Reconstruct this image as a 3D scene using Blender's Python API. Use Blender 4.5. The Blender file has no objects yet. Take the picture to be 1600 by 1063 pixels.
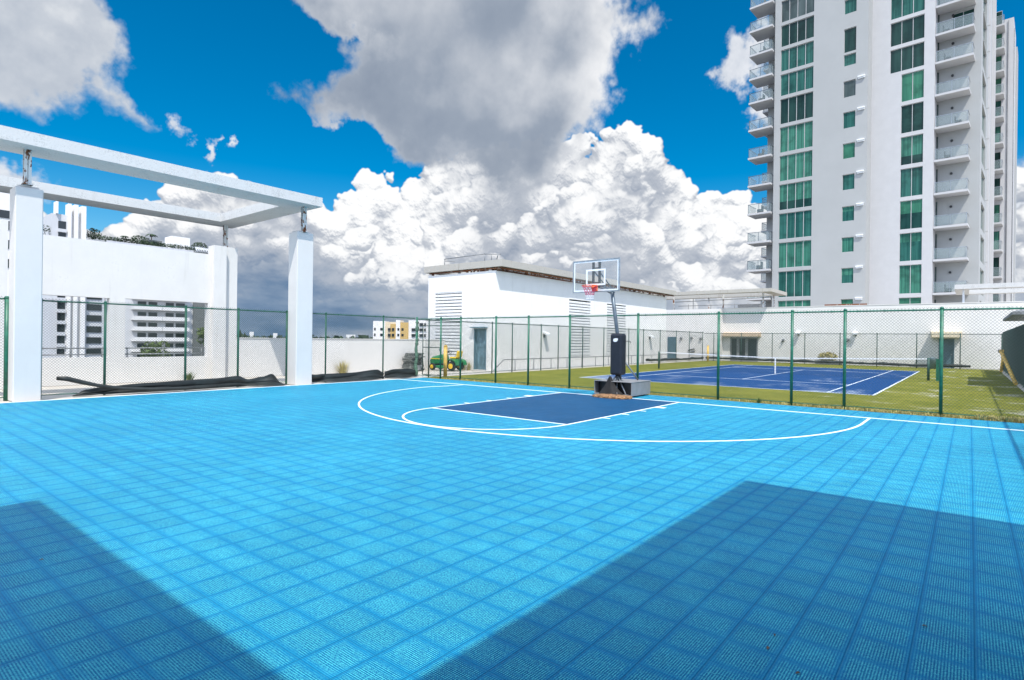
import bpy, math, random
import numpy as np
from mathutils import Vector, Matrix, noise
random.seed(7)
R = math.radians
scene = bpy.context.scene
col = scene.collection

# ------------------------------------------------------------------ camera
CAM = Vector((8.4503, -15.6568, 1.748))
YAW = R(38.813)
ROLL = 0.0125
cam_d = bpy.data.cameras.new("camera")
cam = bpy.data.objects.new("camera", cam_d)
col.objects.link(cam)
cam.location = CAM
cam.rotation_mode = 'QUATERNION'
cam.rotation_quaternion = (Matrix.Rotation(YAW, 3, 'Z') @ Matrix.Rotation(math.pi/2, 3, 'X') @ Matrix.Rotation(ROLL, 3, 'Z')).to_quaternion()
cam_d.lens = 20.02
cam_d.sensor_width = 36.0
cam_d.sensor_fit = 'HORIZONTAL'
cam_d.shift_y = -0.0009
cam_d.clip_start = 0.05
cam_d.clip_end = 30000
scene.camera = cam

# direction in the sky for a place in the photograph (az from +Y towards +X, elevation), degrees
def look(u, v):
    r2 = (u-800)/889.9; up2 = -(v-530.1)/889.9
    c, s = math.cos(ROLL), math.sin(ROLL)
    r = r2*c - up2*s; up = up2*c + r2*s
    sy, cy = math.sin(-YAW), math.cos(-YAW)
    x = sy + r*cy; y = cy - r*sy
    return math.degrees(math.atan2(x, y)), math.degrees(math.atan2(up, math.hypot(x, y)))

# ------------------------------------------------------------------ light
LIGHT = Vector((-0.44, 0.41, -1.0)).normalized()
SUN_EL = math.asin(-LIGHT.z)
SUN_AZ = math.atan2(-LIGHT.x, -LIGHT.y)
sd = bpy.data.lights.new("sun", 'SUN')
sd.energy = 3.75
sd.angle = R(0.5)
sd.color = (1.0, 0.955, 0.875)
so = bpy.data.objects.new("sun", sd)
col.objects.link(so)
so.rotation_mode = 'QUATERNION'
so.rotation_quaternion = LIGHT.to_track_quat('-Z', 'Y')

vs = scene.view_settings
vs.view_transform = 'Standard'
vs.look = 'None'
vs.exposure = 0.38
vs.gamma = 1.0
vs.use_curve_mapping = False
scene.cycles.use_denoising = True
try:
    scene.cycles.denoiser = 'OPENIMAGEDENOISE'
except Exception:
    pass
scene.cycles.denoising_input_passes = 'RGB_ALBEDO_NORMAL'
scene.cycles.denoising_prefilter = 'ACCURATE'
scene.cycles.sample_clamp_indirect = 6.0
scene.cycles.max_bounces = 5
scene.cycles.transparent_max_bounces = 8
scene.cycles.caustics_reflective = False
scene.cycles.caustics_refractive = False

# ------------------------------------------------------------------ world: sky with clouds
world = bpy.data.worlds.new("World")
scene.world = world
world.use_nodes = True
WT = world.node_tree
WT.nodes.clear()

class NG:
    """tiny helper to write node trees as expressions"""
    def __init__(s, tree): s.t = tree
    def put(s, sock, v):
        if isinstance(v, (int, float)): sock.default_value = v
        elif isinstance(v, (tuple, list)):
            sock.default_value = tuple(v) if len(v) == len(sock.default_value) else tuple(v)+(1.0,)
        else: s.t.links.new(v, sock)
    def m(s, op, a, b=None, c=None, clamp=False):
        n = s.t.nodes.new('ShaderNodeMath'); n.operation = op; n.use_clamp = clamp
        s.put(n.inputs[0], a)
        if b is not None: s.put(n.inputs[1], b)
        if c is not None: s.put(n.inputs[2], c)
        return n.outputs[0]
    def v(s, op, a, b=None, scale=None):
        n = s.t.nodes.new('ShaderNodeVectorMath'); n.operation = op
        s.put(n.inputs[0], a)
        if b is not None: s.put(n.inputs[1], b)
        if scale is not None: s.put(n.inputs['Scale'], scale)
        return n.outputs['Value'] if op in ('LENGTH', 'DOT_PRODUCT', 'DISTANCE') else n.outputs[0]
    def xyz(s, x, y, z):
        n = s.t.nodes.new('ShaderNodeCombineXYZ')
        s.put(n.inputs[0], x); s.put(n.inputs[1], y); s.put(n.inputs[2], z)
        return n.outputs[0]
    def sep(s, vec):
        n = s.t.nodes.new('ShaderNodeSeparateXYZ'); s.put(n.inputs[0], vec); return n.outputs
    def noise(s, vec, scale, detail=4, rough=0.55, dist=0.0, colour=False, lac=2.0):
        n = s.t.nodes.new('ShaderNodeTexNoise'); s.put(n.inputs['Vector'], vec)
        n.inputs['Scale'].default_value = scale; n.inputs['Detail'].default_value = detail
        n.inputs['Roughness'].default_value = rough; n.inputs['Distortion'].default_value = dist
        n.inputs['Lacunarity'].default_value = lac
        return n.outputs['Color' if colour else 'Fac']
    def voro(s, vec, scale, detail=0, rough=0.5, feature='F1', rnd=1.0, out='Distance'):
        n = s.t.nodes.new('ShaderNodeTexVoronoi'); n.feature = feature
        s.put(n.inputs['Vector'], vec); n.inputs['Scale'].default_value = scale
        n.inputs['Detail'].default_value = detail; n.inputs['Roughness'].default_value = rough
        n.inputs['Randomness'].default_value = rnd
        return n.outputs[out]
    def smooth(s, x, a, b, lo=0.0, hi=1.0):
        n = s.t.nodes.new('ShaderNodeMapRange'); n.interpolation_type = 'SMOOTHSTEP'
        s.put(n.inputs[0], x); s.put(n.inputs[1], a); s.put(n.inputs[2], b)
        s.put(n.inputs[3], lo); s.put(n.inputs[4], hi)
        return n.outputs[0]
    def lin(s, x, a, b, lo=0.0, hi=1.0):
        n = s.t.nodes.new('ShaderNodeMapRange'); n.clamp = True
        s.put(n.inputs[0], x); s.put(n.inputs[1], a); s.put(n.inputs[2], b)
        s.put(n.inputs[3], lo); s.put(n.inputs[4], hi)
        return n.outputs[0]
    def mix(s, f, a, b, mode='MIX'):
        n = s.t.nodes.new('ShaderNodeMix'); n.data_type = 'RGBA'; n.blend_type = mode
        s.put(n.inputs[0], f); s.put(n.inputs[6], a); s.put(n.inputs[7], b)
        return n.outputs[2]
    def curve(s, x, pts, x0, x1, y0, y1):
        """piecewise curve through pts (x,y)"""
        n = s.t.nodes.new('ShaderNodeFloatCurve')
        c = n.mapping.curves[0]
        P = sorted(((a-x0)/(x1-x0), (b-y0)/(y1-y0)) for a, b in pts)
        c.points[0].location = P[0]; c.points[1].location = P[-1]
        for q in P[1:-1]: c.points.new(*q)
        for q in c.points: q.handle_type = 'AUTO_CLAMPED'
        n.mapping.update()
        s.put(n.inputs['Value'], s.lin(x, x0, x1))
        return s.m('MULTIPLY_ADD', n.outputs[0], y1-y0, y0)

# the clouds are computed here as a small lat-long picture (azimuth, elevation): ridges of heaped round
# billows with their own relief, torn thin cloud, a flat grey base overhead
A0, A1, E0, E1, PPD = -100.0, 25.0, -1.0, 44.0, 15.0

def make_clouds(look):
    W = int((A1-A0)*PPD); H = int((E1-E0)*PPD)
    az = A0+(np.arange(W)+0.5)/PPD; el = E0+(np.arange(H)+0.5)/PPD
    AZ, EL = np.meshgrid(az, el)
    rng = np.random.RandomState(12)
    tab = rng.rand(256, 256).astype(np.float32)
    def vnoise(x, y):
        xi = np.floor(x).astype(int); yi = np.floor(y).astype(int)
        fx = x-xi; fy = y-yi; fx = fx*fx*fx*(fx*(fx*6-15)+10); fy = fy*fy*fy*(fy*(fy*6-15)+10)
        x0, x1, y0, y1 = xi & 255, (xi+1) & 255, yi & 255, (yi+1) & 255
        return (tab[y0, x0]*(1-fx)+tab[y0, x1]*fx)*(1-fy)+(tab[y1, x0]*(1-fx)+tab[y1, x1]*fx)*fy
    def fbm(x, y, s, oct=6, g=0.5, seed=0.0):
        r = 0; a = 1.0; t = 0; c, d = 0.8, 0.6
        x = x/s+seed*17.3+40; y = y/s+seed*9.1+40
        for i in range(oct):
            r = r+a*vnoise(x, y); t += a; a *= g
            x, y = (x*c-y*d)*2.03+5.2, (x*d+y*c)*2.03+1.7
        return r/t-0.5
    def sm(x, a, b):
        t = np.clip((x-a)/(b-a), 0, 1); return t*t*(3-2*t)
    def prof(pts, x, axis=0):
        P = sorted((look(*q) if axis == 0 else look(*q)[::-1]) for q in pts)
        return np.interp(x, [p[0] for p in P], [p[1] for p in P])
    def blur(a, r):
        """box blur twice with edge padding"""
        r = max(1, int(r))
        for _ in range(2):
            for ax in (0, 1):
                p = np.pad(a, [(r, r) if i == ax else (0, 0) for i in (0, 1)], mode='edge')
                c = np.cumsum(p, axis=ax); c = np.insert(c, 0, 0, axis=ax)
                n = a.shape[ax]
                a = (np.take(c, range(2*r+1, 2*r+1+n), axis=ax)-np.take(c, range(0, n), axis=ax))/(2*r+1)
        return a
    def puffs(outline, n, rmax, rmin, depth, seed, sink=0.75):
        """height of heaped round billows below an outline"""
        rg = np.random.RandomState(seed); h = np.full((H, W), -9.0, np.float32)
        for i in range(n):
            a = rg.uniform(A0-2, A1+2); T = np.interp(a, az, outline)
            q = rg.rand()**1.5; r = (rmin+(rmax-rmin)*rg.rand()**3.2)*(0.30+0.70*min(1, q*3.2+0.08))
            e = T-r*sink-q*depth
            z = rg.uniform(-0.35, 0.25)*r + q*0.7     # nearer the viewer lower down
            rx = r*rg.uniform(0.95, 1.45)
            i0, i1 = int((a-rx-A0)*PPD), int((a+rx-A0)*PPD)+2; j0, j1 = int((e-r-E0)*PPD), int((e+r-E0)*PPD)+2
            i0, j0 = max(0, i0), max(0, j0); i1, j1 = min(W, i1), min(H, j1)
            if i0 >= i1 or j0 >= j1: continue
            dx = (AZ[j0:j1, i0:i1]-a)/rx; dy = (EL[j0:j1, i0:i1]-e)/r
            d = 1-dx*dx-dy*dy
            hh = np.where(d > 0, z+r*np.sqrt(np.maximum(d, 0)), -9.0)
            h[j0:j1, i0:i1] = np.maximum(h[j0:j1, i0:i1], hh)
        return h
    wx = fbm(AZ, EL, 2.2, 6, 0.55, 1)*1.5; wy = fbm(AZ, EL, 2.2, 6, 0.55, 2)*1.2
    def sample(a, dx, dy):
        i = np.clip(((AZ+dx-A0)*PPD-0.5), 0, W-1.001); j = np.clip(((EL+dy-E0)*PPD-0.5), 0, H-1.001)
        i0 = i.astype(int); j0 = j.astype(int); fi = i-i0; fj = j-j0
        return (a[j0, i0]*(1-fi)+a[j0, i0+1]*fi)*(1-fj)+(a[j0+1, i0]*(1-fi)+a[j0+1, i0+1]*fi)*fj
    rgb = np.zeros((H, W, 3)); alpha = np.zeros((H, W))
    def over(c, a):
        nonlocal rgb, alpha
        a = np.clip(a, 0, 1); na = a+alpha*(1-a)
        rgb = (c*a[..., None]+rgb*(alpha*(1-a))[..., None])/np.maximum(na, 1e-5)[..., None]; alpha = na
    def ramp(t, stops):
        t = np.clip(t, 0, 1); xs = [s[0] for s in stops]
        return np.stack([np.interp(t, xs, [s[1][k] for s in stops]) for k in range(3)], -1)
    fine = fbm(AZ, EL, 1.1, 6, 0.6, 5); soft = fbm(AZ, EL, 7.0, 6, 0.5, 6); mid = fbm(AZ, EL, 3.2, 6, 0.55, 7)

    # ---- thin clouds: top left, right, wisps
    a3 = AZ+fbm(AZ, EL, 5, 7, 0.58, 11)*9; e3 = EL+fbm(AZ, EL, 5, 7, 0.58, 12)*5
    R3 = np.interp(e3, *zip(*sorted(look(u, v)[::-1] for u, v in [(150, -200), (158, -60), (168, 0), (190, 40), (190, 62), (168, 92), (148, 118), (160, 140), (200, 165), (240, 192)])))
    B3 = prof([(-600, 175), (0, 175), (45, 168), (95, 160), (140, 172), (175, 185), (215, 198), (250, 200), (400, 120)], a3)
    H3 = np.minimum(R3-a3, (e3-B3)*1.3)+fine*2.0
    over(ramp(0.55+soft*1.5+fine*0.5+sm(H3, 4, 0)*0.15, [(0, (0.42, 0.47, 0.55)), (0.5, (0.56, 0.60, 0.66)), (1, (0.80, 0.82, 0.84))]), sm(H3, -0.5, 2.2)*0.97)
    a4 = AZ+fbm(AZ, EL, 2.6, 7, 0.6, 21)*4.6; e4 = EL+fbm(AZ, EL, 2.6, 7, 0.6, 22)*3.6
    H4 = np.full((H, W), -9.0)
    for (u, v, rx, ry, k) in [(1150, 100, 2.0, 2.9, 1.0), (1185, 80, 2.4, 2.2, 1), (1195, 165, 1.7, 2.6, 0.9), (285, 208, 0.9, 0.8, 0.55),
                              (330, 237, 0.45, 1.3, 0.75), (362, 222, 0.3, 0.9, 0.55), (10, 270, 3.4, 1.5, 0.8), (1585, 405, 1.9, 1.3, 0.8),
                              (1650, 300, 4.6, 3.4, 1.0), (1600, 440, 3, 1.5, 0.8), (1420, 300, 3, 2, 0.8)]:
        ca, ce = look(u, v); H4 = np.maximum(H4, (1-np.hypot((a4-ca)/rx, (e4-ce)/ry))*k)
    over(ramp(0.6+fine+mid, [(0, (0.50, 0.55, 0.63)), (1, (0.80, 0.82, 0.86))]), sm(H4+fine*0.8, 0.0, 0.6)*0.93)

    # ---- cumulus bank: ridges from the back to the front
    top = [(-600, 330), (0, 300), (100, 350), (165, 350), (215, 322), (262, 285), (300, 268), (330, 262), (352, 256), (378, 270), (400, 290), (430, 300),
           (470, 312), (505, 318), (520, 305), (540, 300), (552, 284), (566, 268), (585, 262), (610, 266), (618, 292), (634, 308),
           (650, 292), (662, 262), (690, 240), (760, 224), (850, 214), (940, 206), (958, 192), (1000, 194),
           (1006, 236), (1022, 232), (1044, 250), (1062, 262), (1076, 306), (1094, 312), (1106, 296), (1150, 296), (1166, 305), (1200, 345),
           (1400, 400), (1560, 330), (1590, 262), (1640, 250), (1900, 330)]
    def L(dv, jag, seed, pts=top):
        o = prof(pts, az); return o-dv+fbm(az, az*0+seed*3.3, 7.0, 4, 0.55, seed)*jag
    layers = [(L(0.0, 0.0, 1), 1900, 3.4, 0.22, 8.0, 1.04, 0.0),
              (L(3.6, 6.5, 2), 1000, 3.2, 0.22, 6.5, 1.02, 0.10),
              (L(7.2, 8.5, 3), 800, 3.0, 0.22, 6.0, 0.98, 0.22),
              (L(10.2, 8.0, 4), 700, 2.6, 0.20, 5.0, 0.88, 0.40),
              (L(11.6, 6.5, 5), 600, 2.2, 0.20, 4.0, 0.68, 0.70)]
    cloudend = prof([(-600, 500), (400, 500), (1000, 500), (2000, 500)], AZ)
    for k, (o, n, rmax, rmin, dp, whiteness, grey) in enumerate(layers):
        h = puffs(o, n, rmax, rmin, dp, 100+k, 0.9 if k else 1.0)
        # everything below the ridge is filled
        fill = np.where(EL < o[None, :]-dp*0.5, 0.3+(o[None, :]-EL)*0.03, -9)
        h = np.maximum(h, fill)
        f1 = fbm(AZ, EL, 0.8, 5, 0.6, 61+k); f2 = fbm(AZ, EL, 0.8, 5, 0.6, 71+k)
        hw = sample(h, wx*0.75+f1*0.85, wy*0.75+f2*0.85)
        hb = np.where(hw < -1, -0.3, hw)
        hb = blur(hb, 1)*0.45+blur(hb, 4)*0.55
        hb = hb+fine*0.62+mid*0.9
        gy, gx = np.gradient(hb); gx *= PPD; gy *= PPD
        inv = 1/np.sqrt(gx*gx+gy*gy+1.4)
        lam = (-gx*0.10-gy*0.80+1.18*0.55)*inv
        ao = np.clip(0.5+(hb-blur(hb, 1.3*PPD))*0.62, 0, 1)*0.7+np.clip(0.5+(hb-blur(hb, 0.4*PPD))*0.9, 0, 1)*0.3
        dep = o[None, :]-EL+mid*5.0+soft*3.5
        rim = np.exp(-np.maximum(dep, 0)/(3.4 if k == 0 else 2.2))
        b = 0.36*lam+0.50*ao+rim*0.36+0.04
        b = b*whiteness-grey*0.26*(1-rim)+soft*0.75+mid*0.30
        cov = blur((hw > -3).astype(float), 1)
        if k == 0:
            cov = np.clip(cov, 0, 1)
        low = sm(EL+soft*7, 0.5, 8.0+3.0*sm(AZ, -45, -58))                          # towards the horizon: dull and blue grey
        lft = sm(AZ+soft*6, -40, -60)
        dark = np.stack([0.30-0.17*lft*(1-low), 0.35-0.125*lft*(1-low), 0.44-0.07*lft*(1-low)], -1)
        b = b-(1-low)*(0.10+0.34*lft)
        b = b+(1-low)*((0.56-0.30*lft+(b-0.5)*0.40)-b)*0.85
        t = np.clip(b, 0, 1)
        midc = dark*0.45+np.array([0.60, 0.63, 0.68])*0.55
        white = np.array([0.96, 0.965, 0.97])
        c = np.where((t < 0.5)[..., None], dark+(midc-dark)*(t/0.5)[..., None], midc+(white-midc)*sm(t, 0.5, 0.92)[..., None])
        band = sm(cov, 0.25, 0.8)*(1.0 if k == 0 else sm(prof(top, AZ)-EL, 0.6, 2.2)*(0.93))
        over(c, band)
    # streaky low layers near the horizon
    st = fbm(AZ, EL*3.4, 6.0, 6, 0.55, 51)
    lft = sm(AZ, -38, -58)
    c = ramp(0.5+st*1.6+sm(EL, 0.5, 6)*0.2-lft*0.15, [(0, (0.11, 0.20, 0.34)), (0.45, (0.22, 0.31, 0.44)), (1, (0.50, 0.54, 0.60))])
    over(c, (sm(EL+st*5, 6.5, 2.0))*(0.35+0.55*lft))
    # ---- the big grey cloud overhead
    a2 = AZ+fbm(AZ, EL, 6.5, 7, 0.57, 41)*11; e2 = EL+fbm(AZ, EL, 6.5, 7, 0.57, 42)*6
    Lp = sorted(look(u, v)[::-1] for u, v in [(360, -260), (395, -60), (414, 0), (455, 22), (512, 45), (516, 75), (490, 100), (468, 130), (452, 165), (475, 190), (530, 205), (595, 222), (640, 242), (668, 262), (690, 300), (700, 340)])
    Rp = sorted(look(u, v)[::-1] for u, v in [(960, -260), (985, -60), (990, 0), (1025, 35), (1014, 60), (985, 90), (965, 130), (962, 160), (948, 200), (925, 235), (905, 262), (870, 290), (800, 330)])
    Lc = np.interp(e2, *zip(*Lp)); Rc = np.interp(e2, *zip(*Rp))
    bot = prof([(300, 190), (400, 190), (520, 218), (600, 250), (680, 275), (760, 300), (830, 305), (900, 275), (960, 230), (1100, 150)], a2)
    Hc = np.minimum(np.minimum(a2-Lc, Rc-a2), (e2-bot)*1.35)+fine*3.0
    rl = sm(AZ+soft*8, -43, -22)
    bb = 0.24+sm(Hc, 8, 0.5)*0.28+rl*0.46+soft*0.75+mid*0.30*(0.3+rl)+fine*0.16*(0.2+rl)+sm(EL, 20, 33)*0.16
    c = ramp(bb, [(0, (0.215, 0.265, 0.35)), (0.35, (0.31, 0.36, 0.44)), (0.7, (0.60, 0.63, 0.68)), (1, (0.84, 0.85, 0.87))])
    over(c, sm(Hc, -0.8, 2.6)*0.985)
    # holes torn in it
    # fade at the edges of the painted window
    fade = sm(AZ, A0, A0+6)*sm(-AZ, -A1, -A1+5)*sm(-EL, -E1, -E1+6)
    alpha *= fade
    return np.dstack([rgb, alpha]).astype(np.float32)

def build_sky():
    g = NG(WT)
    tc = WT.nodes.new('ShaderNodeTexCoord')
    d = tc.outputs['Generated']
    X, Y, Z = g.sep(d)
    sky = WT.nodes.new('ShaderNodeTexSky')
    sky.sky_type = 'NISHITA'; sky.sun_disc = False
    sky.sun_elevation = SUN_EL; sky.sun_rotation = SUN_AZ
    sky.air_density = 1.0; sky.dust_density = 0.2; sky.ozone_density = 2.5
    hs = WT.nodes.new('ShaderNodeHueSaturation')
    hs.inputs['Hue'].default_value = 0.493
    hs.inputs['Saturation'].default_value = 1.60
    hs.inputs['Value'].default_value = 0.128
    WT.links.new(sky.outputs[0], hs.inputs['Color'])
    A = g.m('MULTIPLY', g.m('ARCTAN2', X, Y), 57.2958)
    El = g.m('MULTIPLY', g.m('ARCSINE', Z), 57.2958)
    pic = make_clouds(look)
    h, w = pic.shape[:2]
    img = bpy.data.images.new('cloud_cover', w, h, alpha=True, float_buffer=True)
    img.colorspace_settings.name = 'Non-Color'
    img.alpha_mode = 'CHANNEL_PACKED'
    img.pixels.foreach_set(np.ascontiguousarray(pic).ravel())
    img.update()
    it = WT.nodes.new('ShaderNodeTexImage'); it.image = img; it.extension = 'CLIP'; it.interpolation = 'Linear'
    g.put(it.inputs[0], g.xyz(g.m('DIVIDE', g.m('SUBTRACT', A, A0), A1-A0), g.m('DIVIDE', g.m('SUBTRACT', El, E0), E1-E0), 0))
    # scattered cloud added over the unseen sky, as fill light for the shadows
    n = g.noise(d, 2.6, 3, 0.6)
    away = g.m('MAXIMUM', g.smooth(A, A1-4, A1+6), g.m('MAXIMUM', g.smooth(A, A0+4, A0-6), g.smooth(El, E1-5, E1+3)))
    f = g.m('MULTIPLY', g.m('MULTIPLY', g.smooth(n, 0.36, 0.56), 0.92), away)
    out = g.mix(f, hs.outputs[0], (1.55, 1.74, 2.15))   # unseen cloud behind the camera and overhead, made extra bright to lift shade
    out = g.mix(it.outputs['Alpha'], out, it.outputs['Color'])
    out = g.mix(g.smooth(El, 0.2, -0.8), out, (0.11, 0.16, 0.22))
    bg = WT.nodes.new('ShaderNodeBackground')
    WT.links.new(out, bg.inputs['Color'])
    bg.inputs['Strength'].default_value = 0.82
    o = WT.nodes.new('ShaderNodeOutputWorld')
    WT.links.new(bg.outputs[0], o.inputs['Surface'])
build_sky()
world.cycles.sampling_method = 'MANUAL'
world.cycles.sample_map_resolution = 512

# ------------------------------------------------------------------ materials
MATS = {}
def mat(name):
    m = bpy.data.materials.new(name); m.use_nodes = True
    t = m.node_tree
    b = t.nodes['Principled BSDF']
    MATS[name] = m
    return m, NG(t), b, t

def simple(name, c, rough=0.6, metal=0.0, var=0.12, scale=6.0, bump=0.0, bscale=60.0, spec=0.5):
    m, g, b, t = mat(name)
    tc = t.nodes.new('ShaderNodeTexCoord').outputs['Object']
    n = g.noise(tc, scale, 5, 0.6)
    lo = tuple(x*(1-var) for x in c); hi = tuple(min(1, x*(1+var)) for x in c)
    g.put(b.inputs['Base Color'], g.mix(g.smooth(n, 0.3, 0.7), lo, hi))
    b.inputs['Roughness'].default_value = rough
    b.inputs['Metallic'].default_value = metal
    b.inputs['Specular IOR Level'].default_value = spec
    if bump:
        bn = t.nodes.new('ShaderNodeBump'); bn.inputs['Strength'].default_value = bump; bn.inputs['Distance'].default_value = 0.01
        g.put(bn.inputs['Height'], g.noise(tc, bscale, 4, 0.6)); t.links.new(bn.outputs[0], b.inputs['Normal'])
    return m

def plaster(name, c, dirt=0.25, dirtc=(0.42, 0.40, 0.36), streak=0.25, blotch=1.2, bump=0.35, spots=0.44, fine=14):
    """painted render: faint blotches, rain streaks, grime, roller texture"""
    m, g, b, t = mat(name)
    tc = t.nodes.new('ShaderNodeTexCoord').outputs['Object']
    n1 = g.noise(tc, blotch, 6, 0.62)
    mp = g.v('MULTIPLY', tc, (5.0, 5.0, 0.35))
    n2 = g.noise(mp, 1.0, 5, 0.6)
    n3 = g.noise(tc, fine, 5, 0.7)
    col1 = g.mix(g.smooth(n1, 0.35, 0.7), tuple(x*0.95 for x in c), c)
    f = g.m('MULTIPLY', g.smooth(n2, 0.56, 0.8), streak)
    col1 = g.mix(f, col1, dirtc)
    f2 = g.m('MULTIPLY', g.smooth(g.m('MULTIPLY', n3, g.m('ADD', n1, 0.25)), spots, spots+0.18), dirt)
    col1 = g.mix(f2, col1, dirtc)
    g.put(b.inputs['Base Color'], col1)
    b.inputs['Roughness'].default_value = 0.78
    b.inputs['Specular IOR Level'].default_value = 0.3
    bn = t.nodes.new('ShaderNodeBump'); bn.inputs['Strength'].default_value = bump; bn.inputs['Distance'].default_value = 0.006
    g.put(bn.inputs['Height'], g.noise(tc, 55, 4, 0.6)); t.links.new(bn.outputs[0], b.inputs['Normal'])
    return m

plaster('white_render', (0.72, 0.705, 0.685), 0.25, streak=0.25)
plaster('bright_render', (0.87, 0.855, 0.835), 0.15, streak=0.15)
plaster('column_render', (0.66, 0.64, 0.62), 0.22, (0.50, 0.50, 0.49), streak=0.10)
plaster('beam_concrete', (0.60, 0.60, 0.59), 0.75, (0.40, 0.40, 0.39), streak=0.45, blotch=2.2, spots=0.37, fine=26, bump=0.8)
plaster('aged_concrete', (0.46, 0.44, 0.40), 0.75, (0.20, 0.17, 0.13), streak=0.6, blotch=2.5, bump=0.6)
plaster('deck_concrete', (0.56, 0.52, 0.46), 0.5, (0.33, 0.28, 0.22), streak=0.0, blotch=0.6)
plaster('tower_render', (0.395, 0.405, 0.405), 0.05, streak=0.08, blotch=0.35)
plaster('tower_trim', (0.52, 0.52, 0.53), 0.05, streak=0.06)
plaster('far_render', (0.62, 0.63, 0.65), 0.1, streak=0.1, blotch=0.3)
plaster('ochre_render', (0.62, 0.42, 0.16), 0.1, streak=0.1, blotch=0.3)
plaster('cream_render', (0.78, 0.66, 0.48), 0.15, streak=0.15)
plaster('tan_render', (0.60, 0.46, 0.33), 0.15, streak=0.15)
simple('green_paint', (0.012, 0.125, 0.075), 0.42, var=0.25, scale=9, bump=0.2)
simple('dark_green_paint', (0.012, 0.06, 0.045), 0.5, var=0.25)
simple('wire_green', (0.006, 0.035, 0.027), 0.5, var=0.15)
simple('black_fabric', (0.012, 0.017, 0.017), 0.55, var=0.45, scale=2.5, bump=0.15, bscale=40)
simple('black_rubber', (0.010, 0.010, 0.011), 0.8, var=0.3)
simple('black_paint', (0.02, 0.021, 0.023), 0.4, var=0.3)
simple('navy_padding', (0.007, 0.010, 0.019), 0.5, var=0.2, scale=4, bump=0.3)
simple('white_paint', (0.80, 0.82, 0.84), 0.5, var=0.06, scale=3)
simple('sand_white', (0.62, 0.66, 0.68), 0.6, var=0.3, scale=7)
simple('steel', (0.32, 0.35, 0.38), 0.38, metal=0.6, var=0.2)
simple('dull_steel', (0.22, 0.23, 0.24), 0.55, metal=0.3, var=0.3, scale=14)
simple('pole_grey', (0.10, 0.13, 0.16), 0.4, metal=0.3, var=0.2)
simple('box_grey', (0.23, 0.235, 0.245), 0.5, var=0.12, scale=3)
simple('orange_paint', (0.80, 0.11, 0.02), 0.4, var=0.15)
simple('red_cord', (0.62, 0.05, 0.16), 0.7, var=0.2)
simple('white_cord', (0.75, 0.75, 0.80), 0.7, var=0.1)
simple('yellow_paint', (0.72, 0.46, 0.11), 0.55, var=0.28, scale=5)
simple('tractor_yellow', (0.85, 0.55, 0.02), 0.35, var=0.1)
simple('tractor_green', (0.015, 0.20, 0.06), 0.3, var=0.15)
simple('teal_door', (0.075, 0.135, 0.17), 0.45, var=0.15, scale=2)
simple('dark_glass', (0.012, 0.02, 0.026), 0.08, var=0.3, scale=0.6)
simple('far_window', (0.02, 0.025, 0.03), 0.15, var=0.4, scale=0.2)
simple('louvre_white', (0.78, 0.78, 0.77), 0.5, var=0.08)
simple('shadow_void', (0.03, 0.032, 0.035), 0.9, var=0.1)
simple('bin_grey', (0.10, 0.15, 0.17), 0.6, var=0.2)
simple('mat_grey', (0.15, 0.16, 0.155), 0.8, var=0.45, scale=9, bump=0.6)
simple('turf_base', (0.10, 0.13, 0.03), 0.9)
simple('canopy_grey', (0.20, 0.21, 0.22), 0.7, var=0.2)
simple('foliage', (0.045, 0.085, 0.02), 0.7, var=0.5, scale=3)
simple('foliage_light', (0.09, 0.13, 0.03), 0.7, var=0.5, scale=3)
simple('foliage_far', (0.035, 0.06, 0.03), 0.8, var=0.5, scale=0.2)
simple('trunk_brown', (0.16, 0.11, 0.07), 0.9, var=0.3)
simple('dry_weed', (0.42, 0.36, 0.14), 0.8, var=0.4, scale=8)
simple('rug_brown', (0.24, 0.13, 0.06), 0.95, var=0.85, scale=13, bump=0.9)
simple('asphalt', (0.06, 0.062, 0.065), 0.9, var=0.3, scale=0.02)

def rusty_white(name, amount=0.5, paint=(0.66, 0.66, 0.64)):
    m, g, b, t = mat(name)
    tc = t.nodes.new('ShaderNodeTexCoord').outputs['Object']
    n = g.noise(g.v('MULTIPLY', tc, (1, 1, 0.6)), 7, 6, 0.65)
    f = g.smooth(n, 0.62-amount*0.25, 0.70-amount*0.25)
    r = g.mix(g.noise(tc, 30, 4, 0.6), (0.05, 0.015, 0.006), (0.30, 0.10, 0.03))
    g.put(b.inputs['Base Color'], g.mix(f, paint, r))
    b.inputs['Roughness'].default_value = 0.75
rusty_white('rusty_post', 0.48)
rusty_white('rusty_steel', 0.9, (0.30, 0.27, 0.24))

def stained_door(name, c):
    m, g, b, t = mat(name)
    tc = t.nodes.new('ShaderNodeTexCoord').outputs['Object']
    n = g.noise(g.v('MULTIPLY', tc, (2, 2, 0.6)), 3, 5, 0.6)
    g.put(b.inputs['Base Color'], g.mix(g.smooth(n, 0.4, 0.7), c, tuple(x*1.7 for x in c)))
    b.inputs['Roughness'].default_value = 0.5
stained_door('door_blue', (0.10, 0.17, 0.21))

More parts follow.
